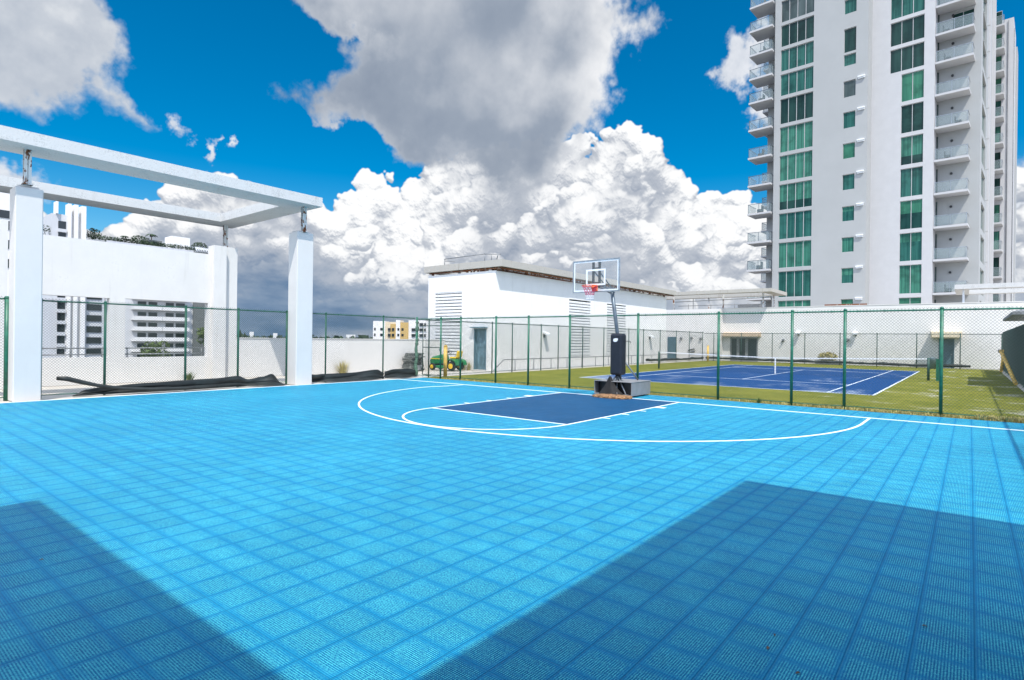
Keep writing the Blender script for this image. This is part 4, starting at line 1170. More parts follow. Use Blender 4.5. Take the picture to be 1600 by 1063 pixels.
# lift arms
for dx in (-0.08, 0.08):
    MB().tube([(HX-0.13+dx, 0.26, 3.24), (HX+dx, -0.95, 3.42)], 0.018, 8).build('lift_arm', 'pole_grey', hp)
    MB().tube([(HX-0.13+dx, 0.25, 3.29), (HX+dx, -0.95, 3.80)], 0.018, 8).build('lift_arm', 'pole_grey', hp)
BX0, BX1, BYY, BZ0, BZ1 = -0.98, 0.60, -1.0, 3.165, 4.13
bb = MB(); bb.box(BX0+0.03, BX1-0.03, BYY-0.005, BYY+0.005, BZ0+0.03, BZ1-0.03)
board = bb.build('backboard', 'acrylic', hp)
f = MB(); f.plate((0, BYY-0.02, 0), (1, 0, 0), (0, 0, 1), (0, 1, 0), (BX0, BX1), (BZ0, BZ1), [(BX0+0.032, BX1-0.032, BZ0+0.032, BZ1-0.032)], 0.045)
f.build('frame', 'steel', board)
f = MB(); f.plate((0, BYY-0.0085, 0), (1, 0, 0), (0, 0, 1), (0, 1, 0), (BX0+0.035, BX1-0.035), (BZ0+0.035, BZ1-0.035), [(BX0+0.075, BX1-0.075, BZ0+0.075, BZ1-0.075)], 0.003)
bxm = -0.19
f.plate((0, BYY-0.0085, 0), (1, 0, 0), (0, 0, 1), (0, 1, 0), (bxm-0.33, bxm+0.33), (BZ0+0.20, BZ0+0.68), [(bxm-0.275, bxm+0.275, BZ0+0.25, BZ0+0.63)], 0.003)
f.build('white_marking', 'white_paint', board)
f = MB()
for dx in (-0.135, 0.075): f.box(bxm+dx, bxm+dx+0.07, BYY+0.012, BYY+0.05, BZ0+0.12, BZ1-0.05)
f.box(bxm-0.07, bxm+0.085, BYY+0.012, BYY+0.05, BZ0+0.70, BZ0+0.735); f.box(bxm-0.07, bxm+0.085, BYY+0.012, BYY+0.05, BZ0+0.25, BZ0+0.30)
f.build('support_bracket', 'black_paint', board)
simple('board_print', (0.16, 0.18, 0.20), 0.5, var=0.4, scale=60)
f = MB()
for i in range(9): f.box(bxm+0.16+i*0.043, bxm+0.19+i*0.043, BYY-0.0105, BYY-0.008, BZ0+0.085, BZ0+0.135)
f.build('lettering', 'board_print', board)
m = MB(); RC = Vector((-0.19, -1.33, 3.33))
ringp = [(RC.x+0.229*math.cos(a*math.pi/18), RC.y+0.229*math.sin(a*math.pi/18), RC.z) for a in range(37)]
m.tube(ringp, 0.011, 8, caps=False)
rim = m.build('rim', 'orange_paint', hp)
m = MB(); m.bbox(-0.27, -0.11, -1.10, -1.01, 3.19, 3.37, 0.006); m.add([(-0.25, -1.10, 3.35), (-0.13, -1.10, 3.35), (-0.15, -1.16, 3.30), (-0.23, -1.16, 3.30), (-0.19, -1.10, 3.20)], [(0, 1, 2, 3), (0, 3, 4), (1, 4, 2), (2, 4, 3)])
m.build('rim_mount', 'orange_paint', rim)
def netpart(z_from, z_to, name, matn):
    m = MB(); K = 12; levels = 7; P = []
    for l in range(levels):
        s = l/(levels-1); r_ = 0.225-0.115*math.sin(min(1, s*1.15)*math.pi/2); z = -0.42*s
        P.append([(RC.x+r_*math.cos((k+0.5*(l % 2))*2*math.pi/K), RC.y+r_*math.sin((k+0.5*(l % 2))*2*math.pi/K), RC.z+z) for k in range(K)])
    for l in range(z_from, z_to):
        for k in range(K):
            a = P[l][k]
            b1 = P[l+1][k]; b2 = P[l+1][(k-1) % K] if l % 2 == 0 else P[l+1][(k+1) % K]
            m.tube([a, b1], 0.0045, 5); m.tube([a, b2], 0.0045, 5)
    return m.build(name, matn, rim)
netpart(0, 4, 'net', 'red_cord'); netpart(4, 6, 'net', 'white_cord')
# rug under the front of the base
vs = []; K = 48
for j, (sc, z) in enumerate(((1.0, 0.010), (1.0, 0.045), (0.93, 0.075), (0.6, 0.085), (0.2, 0.09))):
    for k in range(K):
        a = 2*math.pi*k/K; w = 1+0.06*noise.noise(Vector((math.cos(a)*2, math.sin(a)*2, 1)))+0.03*math.sin(a*11)
        px_, py_ = 0.62*math.cos(a), 0.36*math.sin(a)
        px_ = math.copysign(abs(px_/0.62)**0.75, px_)*0.62; py_ = math.copysign(abs(py_/0.36)**0.75, py_)*0.36
        vs.append((-0.04+px_*w*sc, -0.20+py_*w*sc, z+0.02*noise.noise(Vector((k*0.9, j, 2)))))
m = MB(); m.add(vs, [(i*K+k, i*K+(k+1) % K, (i+1)*K+(k+1) % K, (i+1)*K+k) for i in range(4) for k in range(K)]+[tuple(4*K+k for k in range(K))], True)
o = m.build('rug', 'rug_brown'); tag(o, 'ragged brown mat heaped at the foot of the basketball hoop', 'mat')

# ------------------------------------------------------------------ tennis net
tn = thing('tennis_net', 'tennis net with white band across the blue court', 'tennis net', (0, NETY, 0))
NX0, NX1 = -6.9, 6.9
for x in (NX0, NX1):
    MB().tube([(x, NETY, 0), (x, NETY, 1.09)], 0.055, 12).build('post', 'dark_green_paint', tn)
def netz(x): return 0.915+0.155*(abs(x)/6.9)**1.3
m = MB(); X = [NX0+0.06+i*(NX1-NX0-0.12)/60 for i in range(61)]
for a, b in zip(X, X[1:]):
    m.add([(a, NETY-0.012, netz(a)-0.055), (b, NETY-0.012, netz(b)-0.055), (b, NETY-0.012, netz(b)), (a, NETY-0.012, netz(a)),
           (a, NETY+0.012, netz(a)-0.055), (b, NETY+0.012, netz(b)-0.055), (b, NETY+0.012, netz(b)), (a, NETY+0.012, netz(a))],
          [(0, 1, 2, 3), (7, 6, 5, 4), (3, 2, 6, 7), (4, 5, 1, 0)])
m.build('headband', 'white_paint', tn)
m = MB(); m.box(-0.03, 0.03, NETY-0.018, NETY+0.018, 0.0, 0.93); m.build('centre_strap', 'white_paint', tn)
m = MB(); x = NX0+0.06
while x < NX1-0.05:
    m.box(x, x+0.0035, NETY-0.002, NETY+0.002, 0.03, netz(x)-0.055); x += 0.07
z = 0.05
while z < 0.95:
    for a, b in zip(X[::4], X[4::4]):
        zz = min(z, netz(a)-0.06)
        m.box(a, b, NETY-0.002, NETY+0.002, zz, zz+0.0035)
    z += 0.07
m.build('net_mesh', 'black_paint', tn)
ps = thing('net_post', 'dark green storage post with crank beside the right net post', 'post', (7.25, NETY+0.1, 0))
MB().box(7.19, 7.31, NETY+0.04, NETY+0.16, 0, 1.05).build('shaft', 'green_paint', ps)
MB().tube([(7.31, NETY+0.1, 0.75), (7.42, NETY+0.1, 0.75), (7.42, NETY+0.1, 0.65)], 0.015, 6).build('crank', 'dull_steel', ps)

# ------------------------------------------------------------------ yellow posts
def bollard(label, x, y, h, lean=0.0):
    th = thing('yellow_post', label, 'post', (x, y, 0), 0, 'yellow posts at the corners of the turf')
    MB().tube([(x, y, -0.02), (x+lean, y, h-0.05)], 0.085, 14).build('shaft', 'yellow_paint', th)
    MB().lathe([(0.088, 0), (0.075, 0.05), (0.03, 0.07)], 14, Matrix.Translation((x+lean, y, h-0.052))).build('cap', 'yellow_paint', th)
bollard('chipped yellow post in front of the lawn tractor', -10.1, 2.6, 1.42)
bollard('yellow post at the far left corner of the tennis turf', -9.55, 34.3, 1.40)
bollard('short yellow post at the right edge by the green windscreen', 10.05, 33.6, 1.45, 0.15)
lp = thing('leaning_pole', 'yellow pole leaning to the ground at the right edge of the turf', 'pole', (10.0, 18, 0))
MB().tube([(10.03, 17.6, 0.06), (9.6, 20.3, 1.48)], 0.075, 12).build('pole', 'yellow_paint', lp)
MB().tube([(9.60, 20.3, 1.40), (9.58, 20.34, 1.52)], 0.09, 12).build('collar', 'dull_steel', lp)

# ------------------------------------------------------------------ lawn tractor
def tractor():
    T0 = Matrix.Translation((-14.0, 6.5, 0)) @ Matrix.Rotation(R(8), 4, 'Z')   # +x is the rear
    th = thing('lawn_tractor', 'green and yellow lawn tractor parked by the louvre', 'tractor', (-14.0, 6.5, 0), R(8))
    def B(mb): return tm(mb, T0)
    def wheel(x, y, r, w, hub):
        m = MB(); prof = [(r*0.55, -w/2), (r*0.9, -w/2), (r, -w*0.3), (r, w*0.3), (r*0.9, w/2), (r*0.55, w/2)]
        M = Matrix.Translation((x, y, r)) @ Matrix.Rotation(R(90), 4, 'X')
        m.lathe(prof, 22, M); o = B(m).build('wheel', 'black_rubber', th)
        h = MB(); h.lathe([(r*0.56, -w/2-0.006), (r*0.5, -w/2+0.03), (r*0.2, -w/2-0.02), (0.02, -w/2-0.03)], 20, M)
        h.lathe([(0.02, w/2+0.03), (r*0.2, w/2+0.02), (r*0.5, w/2-0.03), (r*0.56, w/2+0.006)], 20, M); B(h).build('rim', hub, o)
    wheel(0.66, -0.38, 0.25, 0.2, 'tractor_yellow'); wheel(0.66, 0.38, 0.25, 0.2, 'tractor_yellow')
    wheel(-0.66, -0.36, 0.19, 0.15, 'tractor_yellow'); wheel(-0.66, 0.36, 0.19, 0.15, 'tractor_yellow')
    # hood: lofted sections
    def loft(secs, name, mt, par=th):
        vs = []; n = 12
        for (x, hw, zb, zt) in secs:
            for k in range(n):
                a = math.pi*k/(n-1); vs.append((x, -hw*math.cos(a)*(1 if 1 else 0), zb+(zt-zb)*(math.sin(a)**0.55)))
        fs = [(i*n+k, i*n+k+1, (i+1)*n+k+1, (i+1)*n+k) for i in range(len(secs)-1) for k in range(n-1)]
        fs += [tuple(range(n)), tuple((len(secs)-1)*n+k for k in range(n))[::-1]]
        fs += [(i*n, (i+1)*n, (i+1)*n+n-1, i*n+n-1) for i in range(len(secs)-1)]
        m = MB(); m.add(vs, fs, False); return B(m).build(name, mt, par)
    hood = loft([(-1.0, 0.17, 0.36, 0.62), (-0.9, 0.22, 0.33, 0.72), (-0.6, 0.25, 0.34, 0.80), (-0.25, 0.26, 0.38, 0.86), (0.0, 0.26, 0.40, 0.90)], 'hood', 'tractor_green')
    B(MB().box(-0.9, -0.1, -0.256, -0.25, 0.60, 0.64)).build('stripe', 'tractor_yellow', hood)
    B(MB().box(-1.03, -1.0, -0.13, 0.13, 0.40, 0.54)).build('grille', 'black_paint', hood)
    B(MB().box(-0.85, 0.9, -0.15, 0.15, 0.24, 0.34)).build('chassis', 'black_paint', th)
    B(MB().bbox(-0.35, 0.35, -0.52, 0.52, 0.12, 0.26, 0.04)).build('mower_deck', 'tractor_green', th)
    B(MB().bbox(0.0, 0.5, -0.42, 0.42, 0.33, 0.38, 0.015)).build('footrest', 'black_rubber', th)
    # fenders as arched bodies
    for sy in (-1, 1):
        m = MB(); pts = []
        vs = []; n = 12
        for k in range(n):
            a = math.pi*k/(n-1); x = 0.66-0.36*math.cos(a); z = 0.34+0.30*math.sin(a)**0.8
            for yy in (0.2, 0.52): vs.append((x, sy*yy, z))
            for yy in (0.52, 0.2): vs.append((x, sy*yy, z-0.04))
        fs = [(i*4+k, i*4+(k+1) % 4, (i+1)*4+(k+1) % 4, (i+1)*4+k) for i in range(n-1) for k in range(4)]+[(0, 1, 2, 3), tuple((n-1)*4+k for k in range(4))]
        m.add(vs, fs); B(m).build('fender', 'tractor_green', th)
    B(MB().bbox(0.42, 0.95, -0.22, 0.22, 0.40, 0.62, 0.03)).build('rear_body', 'tractor_green', th)
    B(MB().bbox(0.40, 0.82, -0.24, 0.24, 0.64, 0.74, 0.035)).build('seat', 'tractor_yellow', th)
    m = MB(); m.bbox(-0.05, 0.05, -0.24, 0.24, 0, 0.38, 0.035, Matrix.Translation((0.84, 0, 0.70)) @ Matrix.Rotation(R(14), 4, 'Y')); B(m).build('backrest', 'tractor_yellow', th)
    m = MB(); m.tube([(0.02, 0, 0.86), (0.16, 0, 1.03)], 0.025, 8); B(m).build('steering_column', 'black_paint', th)
    m = MB(); c_ = Vector((0.17, 0, 1.04)); ax = Vector((0.64, 0, 0.77)).normalized(); u = Vector((0, 1, 0)); v = ax.cross(u)
    m.tube([c_+(u*math.cos(a*math.pi/10)+v*math.sin(a*math.pi/10))*0.18 for a in range(21)], 0.016, 8, caps=False)
    for a in (0, 2.1, 4.2): m.tube([c_, c_+(u*math.cos(a)+v*math.sin(a))*0.18], 0.012, 6)
    B(m).build('steering_wheel', 'black_paint', th)
tractor()
# stack of grey mats
rs = random.Random(5)
sk = thing('stacked_mats', 'untidy stack of grey slabs left of the lawn tractor', 'stack of slabs', (-14.9, 5.2, 0))
for i in range(11):
    z = 0.02+i*0.085; dx, dy = rs.uniform(-0.09, 0.09), rs.uniform(-0.08, 0.08); a = R(rs.uniform(-9, 9))
    M = Matrix.Translation((-15.0+dx, 5.0+dy, z)) @ Matrix.Rotation(a, 4, 'Z')
    vs = []; n = 14; w = 0.36-(0.08 if i > 8 else 0); d_ = 0.42
    for k in range(n):
        x = -w+2*w*k/(n-1); zz = 0.012*math.sin(k*1.9+i)+0.02*(k/(n-1)-0.5)*rs.uniform(-1, 1)
        for (y, q) in ((-d_, 0), (d_, 0), (d_, 0.06), (-d_, 0.06)): vs.append(M @ Vector((x, y, zz+q)))
    fs = [(k*4+j, k*4+(j+1) % 4, (k+1)*4+(j+1) % 4, (k+1)*4+j) for k in range(n-1) for j in range(4)]+[(0, 1, 2, 3), tuple((n-1)*4+j for j in range(4))]
    m = MB(); m.add(vs, fs); m.build('slab', 'mat_grey', sk)
jb = thing('junk_heap', 'dark machine implement lying between the grey slabs and the tractor', 'implement', (-14.2, 4.9, 0))
m = MB()
for i in range(26):
    a = Vector((-14.6+rs.random()*0.4, 4.7+rs.random()*0.5, 0.05+rs.random()*0.55)); b = a+Vector((rs.uniform(-.25, .25), rs.uniform(-.2, .2), rs.uniform(-.2, .2))); b.z = max(0.03, b.z)
    m.tube([a, b], 0.02+rs.random()*0.02, 6)
m.build('tines', 'black_paint', jb)
m = MB(); m.bbox(-14.6, -14.3, 4.75, 5.15, 0.02, 0.30, 0.03); m.build('housing', 'dull_steel', jb)

# ------------------------------------------------------------------ pavilion at the right edge
pv = thing('pavilion', 'small grey hipped roof shelter behind the right fence', 'shelter', (12.2, 18, 0))
for (x, y) in ((10.95, 15.0), (10.95, 21.6), (13.6, 15.0), (13.6, 21.6)):
    MB().box(x-0.06, x+0.06, y-0.06, y+0.06, -0.02, 3.05).build('post', 'box_grey', pv)
m = MB(); x0, x1, y0, y1 = 9.75, 14.2, 14.6, 23.0
# roof sits lower on its outside edges
m.add([(x0, y0, 2.98), (x1, y0, 2.98), (x1, y1, 2.98), (x0, y1, 2.98), (x0, y0, 3.10), (x1, y0, 3.10), (x1, y1, 3.10), (x0, y1, 3.10), (11.97, y0+2, 3.95), (11.97, y1-2, 3.95)],
      [(0, 1, 2, 3), (0, 1, 5, 4), (1, 2, 6, 5), (2, 3, 7, 6), (3, 0, 4, 7), (4, 5, 8), (5, 6, 9, 8), (6, 7, 9), (7, 4, 8, 9)])
m.build('roof', 'canopy_grey', pv)

# ------------------------------------------------------------------ building behind the photographer (casts the two big shadows)
sb = thing('south_building', 'white two storey building behind the basketball court', 'building', (10, -18, 0))
SH = 6.0
mb = MB(); mb.box(3.50, 24, -32, -16.56, -0.02, SH); mb.box(8.90, 24, -16.56, -10.65, -0.02, SH-0.002); mb.build('wall', 'white_render', sb)
MB().box(5.2, 6.2, -16.58, -16.54, 0.0, 2.2).build('door', 'door_blue', sb)

# ------------------------------------------------------------------ residential tower
def tower():
    O = Vector((0.3227, 49.674, 0)); ang = R(-4.3)
    th = thing('apartment_tower', 'tall white apartment tower with green glass and stacked balconies', 'building', O, ang)
    e = Vector((math.cos(ang), math.sin(ang), 0)); n = Vector((-e.y, e.x, 0)); Zv = Vector((0, 0, 1))
    P = lambda s, d, z: O+e*s+n*d+Zv*z
    def bx(mb, s0, s1, d0, d1, z0, z1):
        vs = [P(s, d, z) for z in (z0, z1) for d in (d0, d1) for s in (s0, s1)]
        mb.add(vs, [(0, 2, 3, 1), (4, 5, 7, 6), (0, 1, 5, 4), (2, 6, 7, 3), (0, 4, 6, 2), (1, 3, 7, 5)]); return mb
    FL = [3.45, 6.6, 9.75, 12.85, 16.0, 19.12, 22.22, 25.3, 28.35, 31.0, 33.65, 36.3, 38.95, 41.6]
    TOP = 44.6
    rt = random.Random(21)
    glasses = ['glass_curtain', 'glass_green', 'glass_dark', 'glass_mid', 'glass_smoke']
    # --- block 1 wall with window bay and small windows
    h1 = []; h2 = []
    for i, z in enumerate(FL[:-1]):
        zt = FL[i+1]-0.36
        h1.append((-8.13, -4.88, z, zt))
    midw = [(4.63, 6.18), (7.75, 9.3), (10.87, 12.38), (13.98, 15.49), (17.13, 18.7), (20.28, 21.82), (23.34, 24.97), (26.46, 28.1), (29.62, 30.76), (30.99, 33.36), (34.86, 36.3), (37.5, 39.0), (40.1, 41.6)]
    for a, b in midw: h1.append((-2.07, -1.0, a, b))
    mb = MB(); mb.plate(O, e, Zv, n, (-8.75, 0.05), (-0.02, TOP), h1, 0.35)
    bx(mb, -8.75, 0.05, 0.35, 2.2, TOP-0.4, TOP); bx(mb, -8.75, -8.45, 0.35, 20, -0.02, TOP); bx(mb, -0.28, 0.05, 0.35, 1.7, -0.02, TOP)
    mb.build('wall', 'tower_render', th)
    # left recessed part with balconies
    mb = MB(); bx(mb, -10.1, -8.752, 2.0, 18, -0.02, TOP-1); mb.build('side_wing', 'tower_render', th)
    # --- block 2
    h2 = []
    for i, z in enumerate(FL[:-1]):
        zt = FL[i+1]-0.36
        h2.append((2.55 if z < 28.3 else 1.6, 4.34, z, zt))
    mb = MB(); mb.plate(P(0, 1.7, 0), e, Zv, n, (0.052, 5.17), (-0.02, TOP), h2, 0.35)
    bx(mb, 4.85, 5.17, 2.05, 4.4, -0.02, TOP); mb.build('wall', 'tower_trim', th)
    # --- balcony bay wall, set back
    mb = MB(); 
    h3 = [(6.3, 7.9, 31.0, 33.2)]
    mb.plate(P(0, 3.4, 0), e, Zv, n, (5.172, 8.45), (-0.02, TOP), h3, 0.35)
    # long side wall facing right
    mb.plate(P(8.45, 0, 0), n, Zv, -e, (3.75, 21.0), (-0.02, TOP), [(5.0, 9.5, z, z+2.5) for z in FL[:-1]], 0.3)
    mb.build('wall', 'tower_render', th)
    m = MB(); bx(m, 8.45, 8.62, 12, 12.6, 0, TOP-2); bx(m, 8.45, 8.75, 17, 17.6, 0, TOP-2); m.build('side_fin', 'tower_trim', th)
    # --- rear wing
    mb = MB(); h4 = []
    for z in FL[:-1]: h4.append((8.0, 8.95, z, z+2.45))
    mb.plate(P(0, 24.0, 0), e, Zv, n, (7.7, 10.0), (-0.02, 40.2), h4, 0.35)
    bx(mb, 9.7, 10.0, 24.35, 30, -0.02, 40.2)
    mb.build('rear_wing', 'tower_trim', th)
    mb = MB(); bx(mb, 9.4, 10.15, 30.0, 33, -0.02, 39.0); mb.build('rear_wing', 'tower_render', th)
    m = MB(); m.tube([P(9.55, 23.9, 0), P(9.55, 23.9, 40)], 0.05, 6); m.tube([P(10.05, 24.3, 0), P(10.05, 24.3, 39)], 0.05, 6); m.build('downpipe', 'dull_steel', th)
    core = MB(); bx(core, -8.4, 8.1, 4.2, 23.5, -0.02, TOP-0.3); core.build('roof_core', 'tower_render', th)
    # windows: frame mesh + glass
    def window(s0, s1, z0, z1, d, nm, blinds):
        f = MB(); fw_ = 0.045; w = (s1-s0)/nm
        bx(f, s0, s1, d+0.10, d+0.17, z0, z0+fw_); bx(f, s0, s1, d+0.10, d+0.17, z1-fw_, z1)
        for k in range(nm+1):
            x = s0+w*k
            bx(f, max(s0, x-fw_/2), min(s1, x+fw_/2), d+0.095, d+0.175, z0+fw_, z1-fw_)
        fo = f.build('window', 'tower_trim', th)
        kind = rt.choices(glasses, blinds)[0]
        g1 = MB(); 
        bx(g1, s0+0.01, s1-0.01, d+0.13, d+0.14, z0+0.01, z1-0.01)
        g1.build('glass', kind, fo)
        if kind in ('glass_green', 'glass_curtain') and rt.random() < 0.45:
            q = z1-(z1-z0)*rt.uniform(0.3, 0.75)
            g2 = MB(); bx(g2, s0+0.02, s1-0.02, d+0.120, d+0.128, z0+0.03, q); g2.build('glass', 'glass_dark' if rt.random() < 0.6 else 'glass_mid', fo)
    for i, z in enumerate(FL[:-1]):
        zt = FL[i+1]-0.36
        hi = z > 27
        window(-8.13, -4.88, z, zt, 0.0, 4, (0.2, 0.05, 1.2, 0.7, 0.1) if hi else (1.2, 0.35, 0.25, 0.45, 0))
        window(2.55 if z < 28.3 else 1.6, 4.34, z, zt, 1.7, 2 if z < 28.3 else 3, (0.3, 0.1, 1, 0.7, 0) if hi else (1.2, 0.8, 0.05, 0.2, 0))
        window(8.0, 8.95, z, z+2.45, 24.0, 1, (0.5, 0.6, 0.6, 0.4, 0))
    for a, b in midw: window(-2.07, -1.0, a, b, 0.0, 1, (0.7, 0.5, 0.0, 0.3, 0.4) if a < 29 else (0, 0, 1, 0.3, 0))
    window(6.3, 7.9, 31.0, 33.2, 3.4, 2, (0, 0, 1, 0, 0))
    for z in FL[:-1]:
        m = MB(); m.add([P(8.30, 5.0, z), P(8.30, 9.5, z), P(8.30, 9.5, z+2.5), P(8.30, 5.0, z+2.5)], [(0, 1, 2, 3)]); m.add([P(8.28, 5.0, z), P(8.28, 9.5, z), P(8.28, 9.5, z+2.5), P(8.28, 5.0, z+2.5)], [(3, 2, 1, 0)])
        m.build('side_window', 'glass_mid', th)
        m = MB(); bx(m, 8.46, 8.56, 5.2, 5.3, z+2.2, z+2.3); bx(m, 8.46, 8.7, 10, 10.06, z+0.3, z+0.4); m.build('side_vent', 'tower_render', th)
    # vents next to the small windows
    for a, b in midw[:8]:
        m = MB(); bx(m, -0.80, -0.18, -0.22, -0.002, b+0.02, b+0.14); bx(m, -0.78, -0.2, -0.12, -0.002, b-0.12, b+0.018); m.build('air_vent', 'white_paint', th)
    # balconies
    def balcony(s0, s1, d0, d1, z, H=1.02, posts=2, leftrail=True, dens='balcony_glass', sides=True):
        m = MB(); bx(m, s0, s1, d0, d1, z-0.20, z); sl = m.build('balcony', 'tower_trim', th)
        f = MB()
        bx(f, s0+0.04, s1-0.04, d0+0.05, d0+0.09, z+H-0.04, z+H)
        bx(f, s1-0.09, s1-0.05, d0+0.09, d1-0.01, z+H-0.04, z+H)
        if leftrail: bx(f, s0+0.05, s0+0.09, d0+0.09, d1-0.01, z+H-0.04, z+H)
        for k in range(posts+1):
            x = s0+0.06+(s1-s0-0.16)*k/posts
            bx(f, x, x+0.035, d0+0.052, d0+0.088, z, z+H-0.04)
        f.build('railing', 'pole_grey' if leftrail else 'steel', sl)
        g1 = MB()
        bx(g1, s0+0.1, s1-0.1, d0+0.066, d0+0.074, z+0.06, z+H-0.05)
        bx(g1, s1-0.074, s1-0.066, d0+0.1, d1-0.05, z+0.06, z+H-0.05)
        if leftrail: bx(g1, s0+0.066, s0+0.074, d0+0.1, d1-0.05, z+0.06, z+H-0.05)
        g1.build('glass', dens, sl)
        return sl
    for i, z in enumerate(FL[:-1]):
        balcony(-11.35, -8.90, -0.45, 1.98, z, posts=2)
        balcony(5.19, 8.02 if z > 28 else 7.74, 1.72, 3.38, z, posts=2, leftrail=False)
        balcony(7.72, 9.25, 22.0, 23.98, z, posts=1, leftrail=False)
        balcony(-13.2, -10.12, 9.0, 12.0, z-0.25, posts=3)
        # dark side wall and a lamp behind the right balcony
        m = MB(); bx(m, 5.175, 5.30, 3.3, 3.398, z, z+2.6); m.build('door', 'glass_smoke', th)
        m = MB(); m.tube([P(6.35, 3.398, z+2.0), P(6.35, 3.25, z+2.0)], 0.11, 10); m.build('wall_light', 'black_paint', th)
        if i in (0, 1, 5, 6, 8, 9):
            m = MB(); xx = 5.6+rt.random()*1.2
            bx(m, xx, xx+0.5, 2.2, 2.7, z, z+0.4); bx(m, xx, xx+0.07, 2.2, 2.7, z+0.4, z+0.8)
            if i == 0: bx(m, xx+0.7, xx+1.3, 2.2, 2.8, z, z+0.55)
            m.build('balcony_chair', 'black_paint', th)
    m = MB(); 
    for i, z in enumerate(FL[:-1]):
        if i % 2 == 0: bx(m, -10.6, -10.1, 0.4, 1.0, z, z+0.55); bx(m, -10.15, -10.08, 0.4, 1.0, z+0.55, z+0.95)
    m.build('balcony_chair', 'black_paint', th)
tower()

# ------------------------------------------------------------------ distant buildings
GZ = -30.0
def far_windows(mb, X, ys, zs, w, h, axis='x'):
    for y in ys:
        for z in zs: mb.box(X-0.05, X+0.12, y, y+w, z, z+h)
# (a) tower with roof fins
ta = thing('apartment_block', 'distant block crowned by tall white fins, left of the palms', 'building', (-183, 29, GZ))
MB().box(-196, -180, 24.9, 32.3, GZ, 33.4).build('wall', 'far_render', ta)
MB().box(-196, -180.5, 32.302, 37.0, GZ, 27.0).build('wall', 'far_render', ta)
for (y0, y1, t_) in ((28.25, 28.95, 36.4), (29.6, 30.45, 36.4), (31.2, 32.2, 36.3), (25.7, 26.1, 36.6)):
    MB().box(-182, -179.1, y0, y1, GZ if t_ < 36.5 else 33.4, t_).build('fin', 'bright_render', ta)
for i in range(20):
    z = 29.6-i*3.05
    w = MB(); w.box(-180.3, -179.9, 26.3, 27.95, z, z+2.0); wo = w.build('window', 'far_window', ta)
    b = MB(); b.box(-180.2, -179.4, 26.2, 28.0, z-0.95, z-0.1); b.build('balcony', 'far_render', wo)
    if z < 25:
        w = MB(); w.box(-180.7, -180.3, 32.9, 36.3, z, z+1.7); w.build('window', 'far_window', ta)
# (b) long block with the roof garden
tb = thing('apartment_block', 'distant white block with balconies under a planted roof garden', 'building', (-185, 50, GZ))
MB().box(-200, -180, 37.2, 66.6, GZ, 28.0).build('wall', 'far_render', tb)
for i in range(19):
    z = 24.4-i*3.05
    for (y0, y1) in ((44.6, 50.6), (52.0, 58.2)):
        b = MB(); b.box(-181, -177.6, y0-1.2, y1, z-0.2, z); b.box(-177.8, -177.6, y0-1.2, y1, z, z+0.95)
        bo = b.build('balcony', 'bright_render', tb)
        w = MB(); w.box(-180.2, -179.9, y0+0.4, y0+2.6, z+0.1, z+2.2); w.box(-180.2, -179.9, y0+3.2, y1-0.5, z+0.1, z+2.2); w.build('window', 'far_window', bo)
    w = MB(); w.box(-180.2, -179.9, 39.0, 40.6, z+0.3, z+1.9); w.build('window', 'far_window', tb)
m = MB(); m.box(-179.8, -179.4, 60.0, 64.2, GZ, 27.8)
m.build('screen', 'mat_grey', tb)
m = MB(); m.box(-186, -180.5, 54.1, 59.2, 28.0, 31.8); m.build('roof_house', 'bright_render', tb)
m = MB(); m.box(-183, -180.8, 46.5, 51.5, 28.0, 29.8); m.build('roof_shed', 'mat_grey', tb)
rr_ = random.Random(9)
m = MB()
for i in range(70):
    y = 33.0+i*0.38; leaves(m, (-180.5, y, 28.6), (0.7, 0.5, 0.55+0.3*rr_.random()), 26, 0.28, rr_)
o = m.build('hedge', 'foliage_far'); tag(o, 'clipped hedge along the edge of the distant roof garden', 'hedge')
def bush(label, y, z, r, n, mt='foliage_far'):
    m = MB(); leaves(m, (-181.5, y, z), r, n, 0.3, rr_); o = m.build('bush', mt); tag(o, label, 'bush', 'bushes in the distant roof garden')
bush('bush right of the white fins on the distant roof', 34.6, 29.6, (1.2, 1.8, 1.5), 260)
bush('bush left of the palm on the distant roof garden', 46.0, 29.6, (1.2, 2.4, 1.2), 300)
bush('bush before the white roof house on the distant roof', 56.3, 29.3, (1.0, 2.5, 1.1), 300, 'foliage_light')
bush('domed bush at the right end of the distant roof garden', 62.5, 29.2, (1.6, 2.6, 1.9), 520)
bush('bush left of the finned block at the edge of the column', 23.6, 27.8, (2.0, 2.0, 2.6), 240)
def palm(label, y, h, s):
    th = thing('palm_tree', label, 'palm tree', (-181, y, 28), 0, 'palms in the distant roof garden')
    MB().tube([(-181, y, 28), (-181, y+0.15, 28+h)], [0.14*s, 0.1*s], 7).build('trunk', 'trunk_brown', th)
    m = MB()
    for k in range(13):
        a = 2*math.pi*k/13+rr_.random()*0.3; L = s*rr_.uniform(1.3, 1.8); pr = []
        for j in range(7):
            q = j/6; pr.append(Vector((-181+math.cos(a)*L*q, y+math.sin(a)*L*q, 28+h+L*(0.42*q-0.75*q*q))))
        sd_ = Vector((-math.sin(a), math.cos(a), 0))
        for j in range(6):
            w0 = 0.26*s*math.sin(math.pi*(j+0.3)/7); w1 = 0.26*s*math.sin(math.pi*(j+1.3)/7) if j < 5 else 0.01
            m.add([pr[j]-sd_*w0, pr[j], pr[j]+sd_*w0-Vector((0, 0, w0*0.5)), pr[j+1]+sd_*w1-Vector((0, 0, w1*0.5)), pr[j+1], pr[j+1]-sd_*w1], [(0, 1, 4, 5), (1, 2, 3, 4)])
    m.build('crown', 'foliage_far', th)
palm('tallest palm on the distant roof garden', 48.6, 3.4, 1.1)
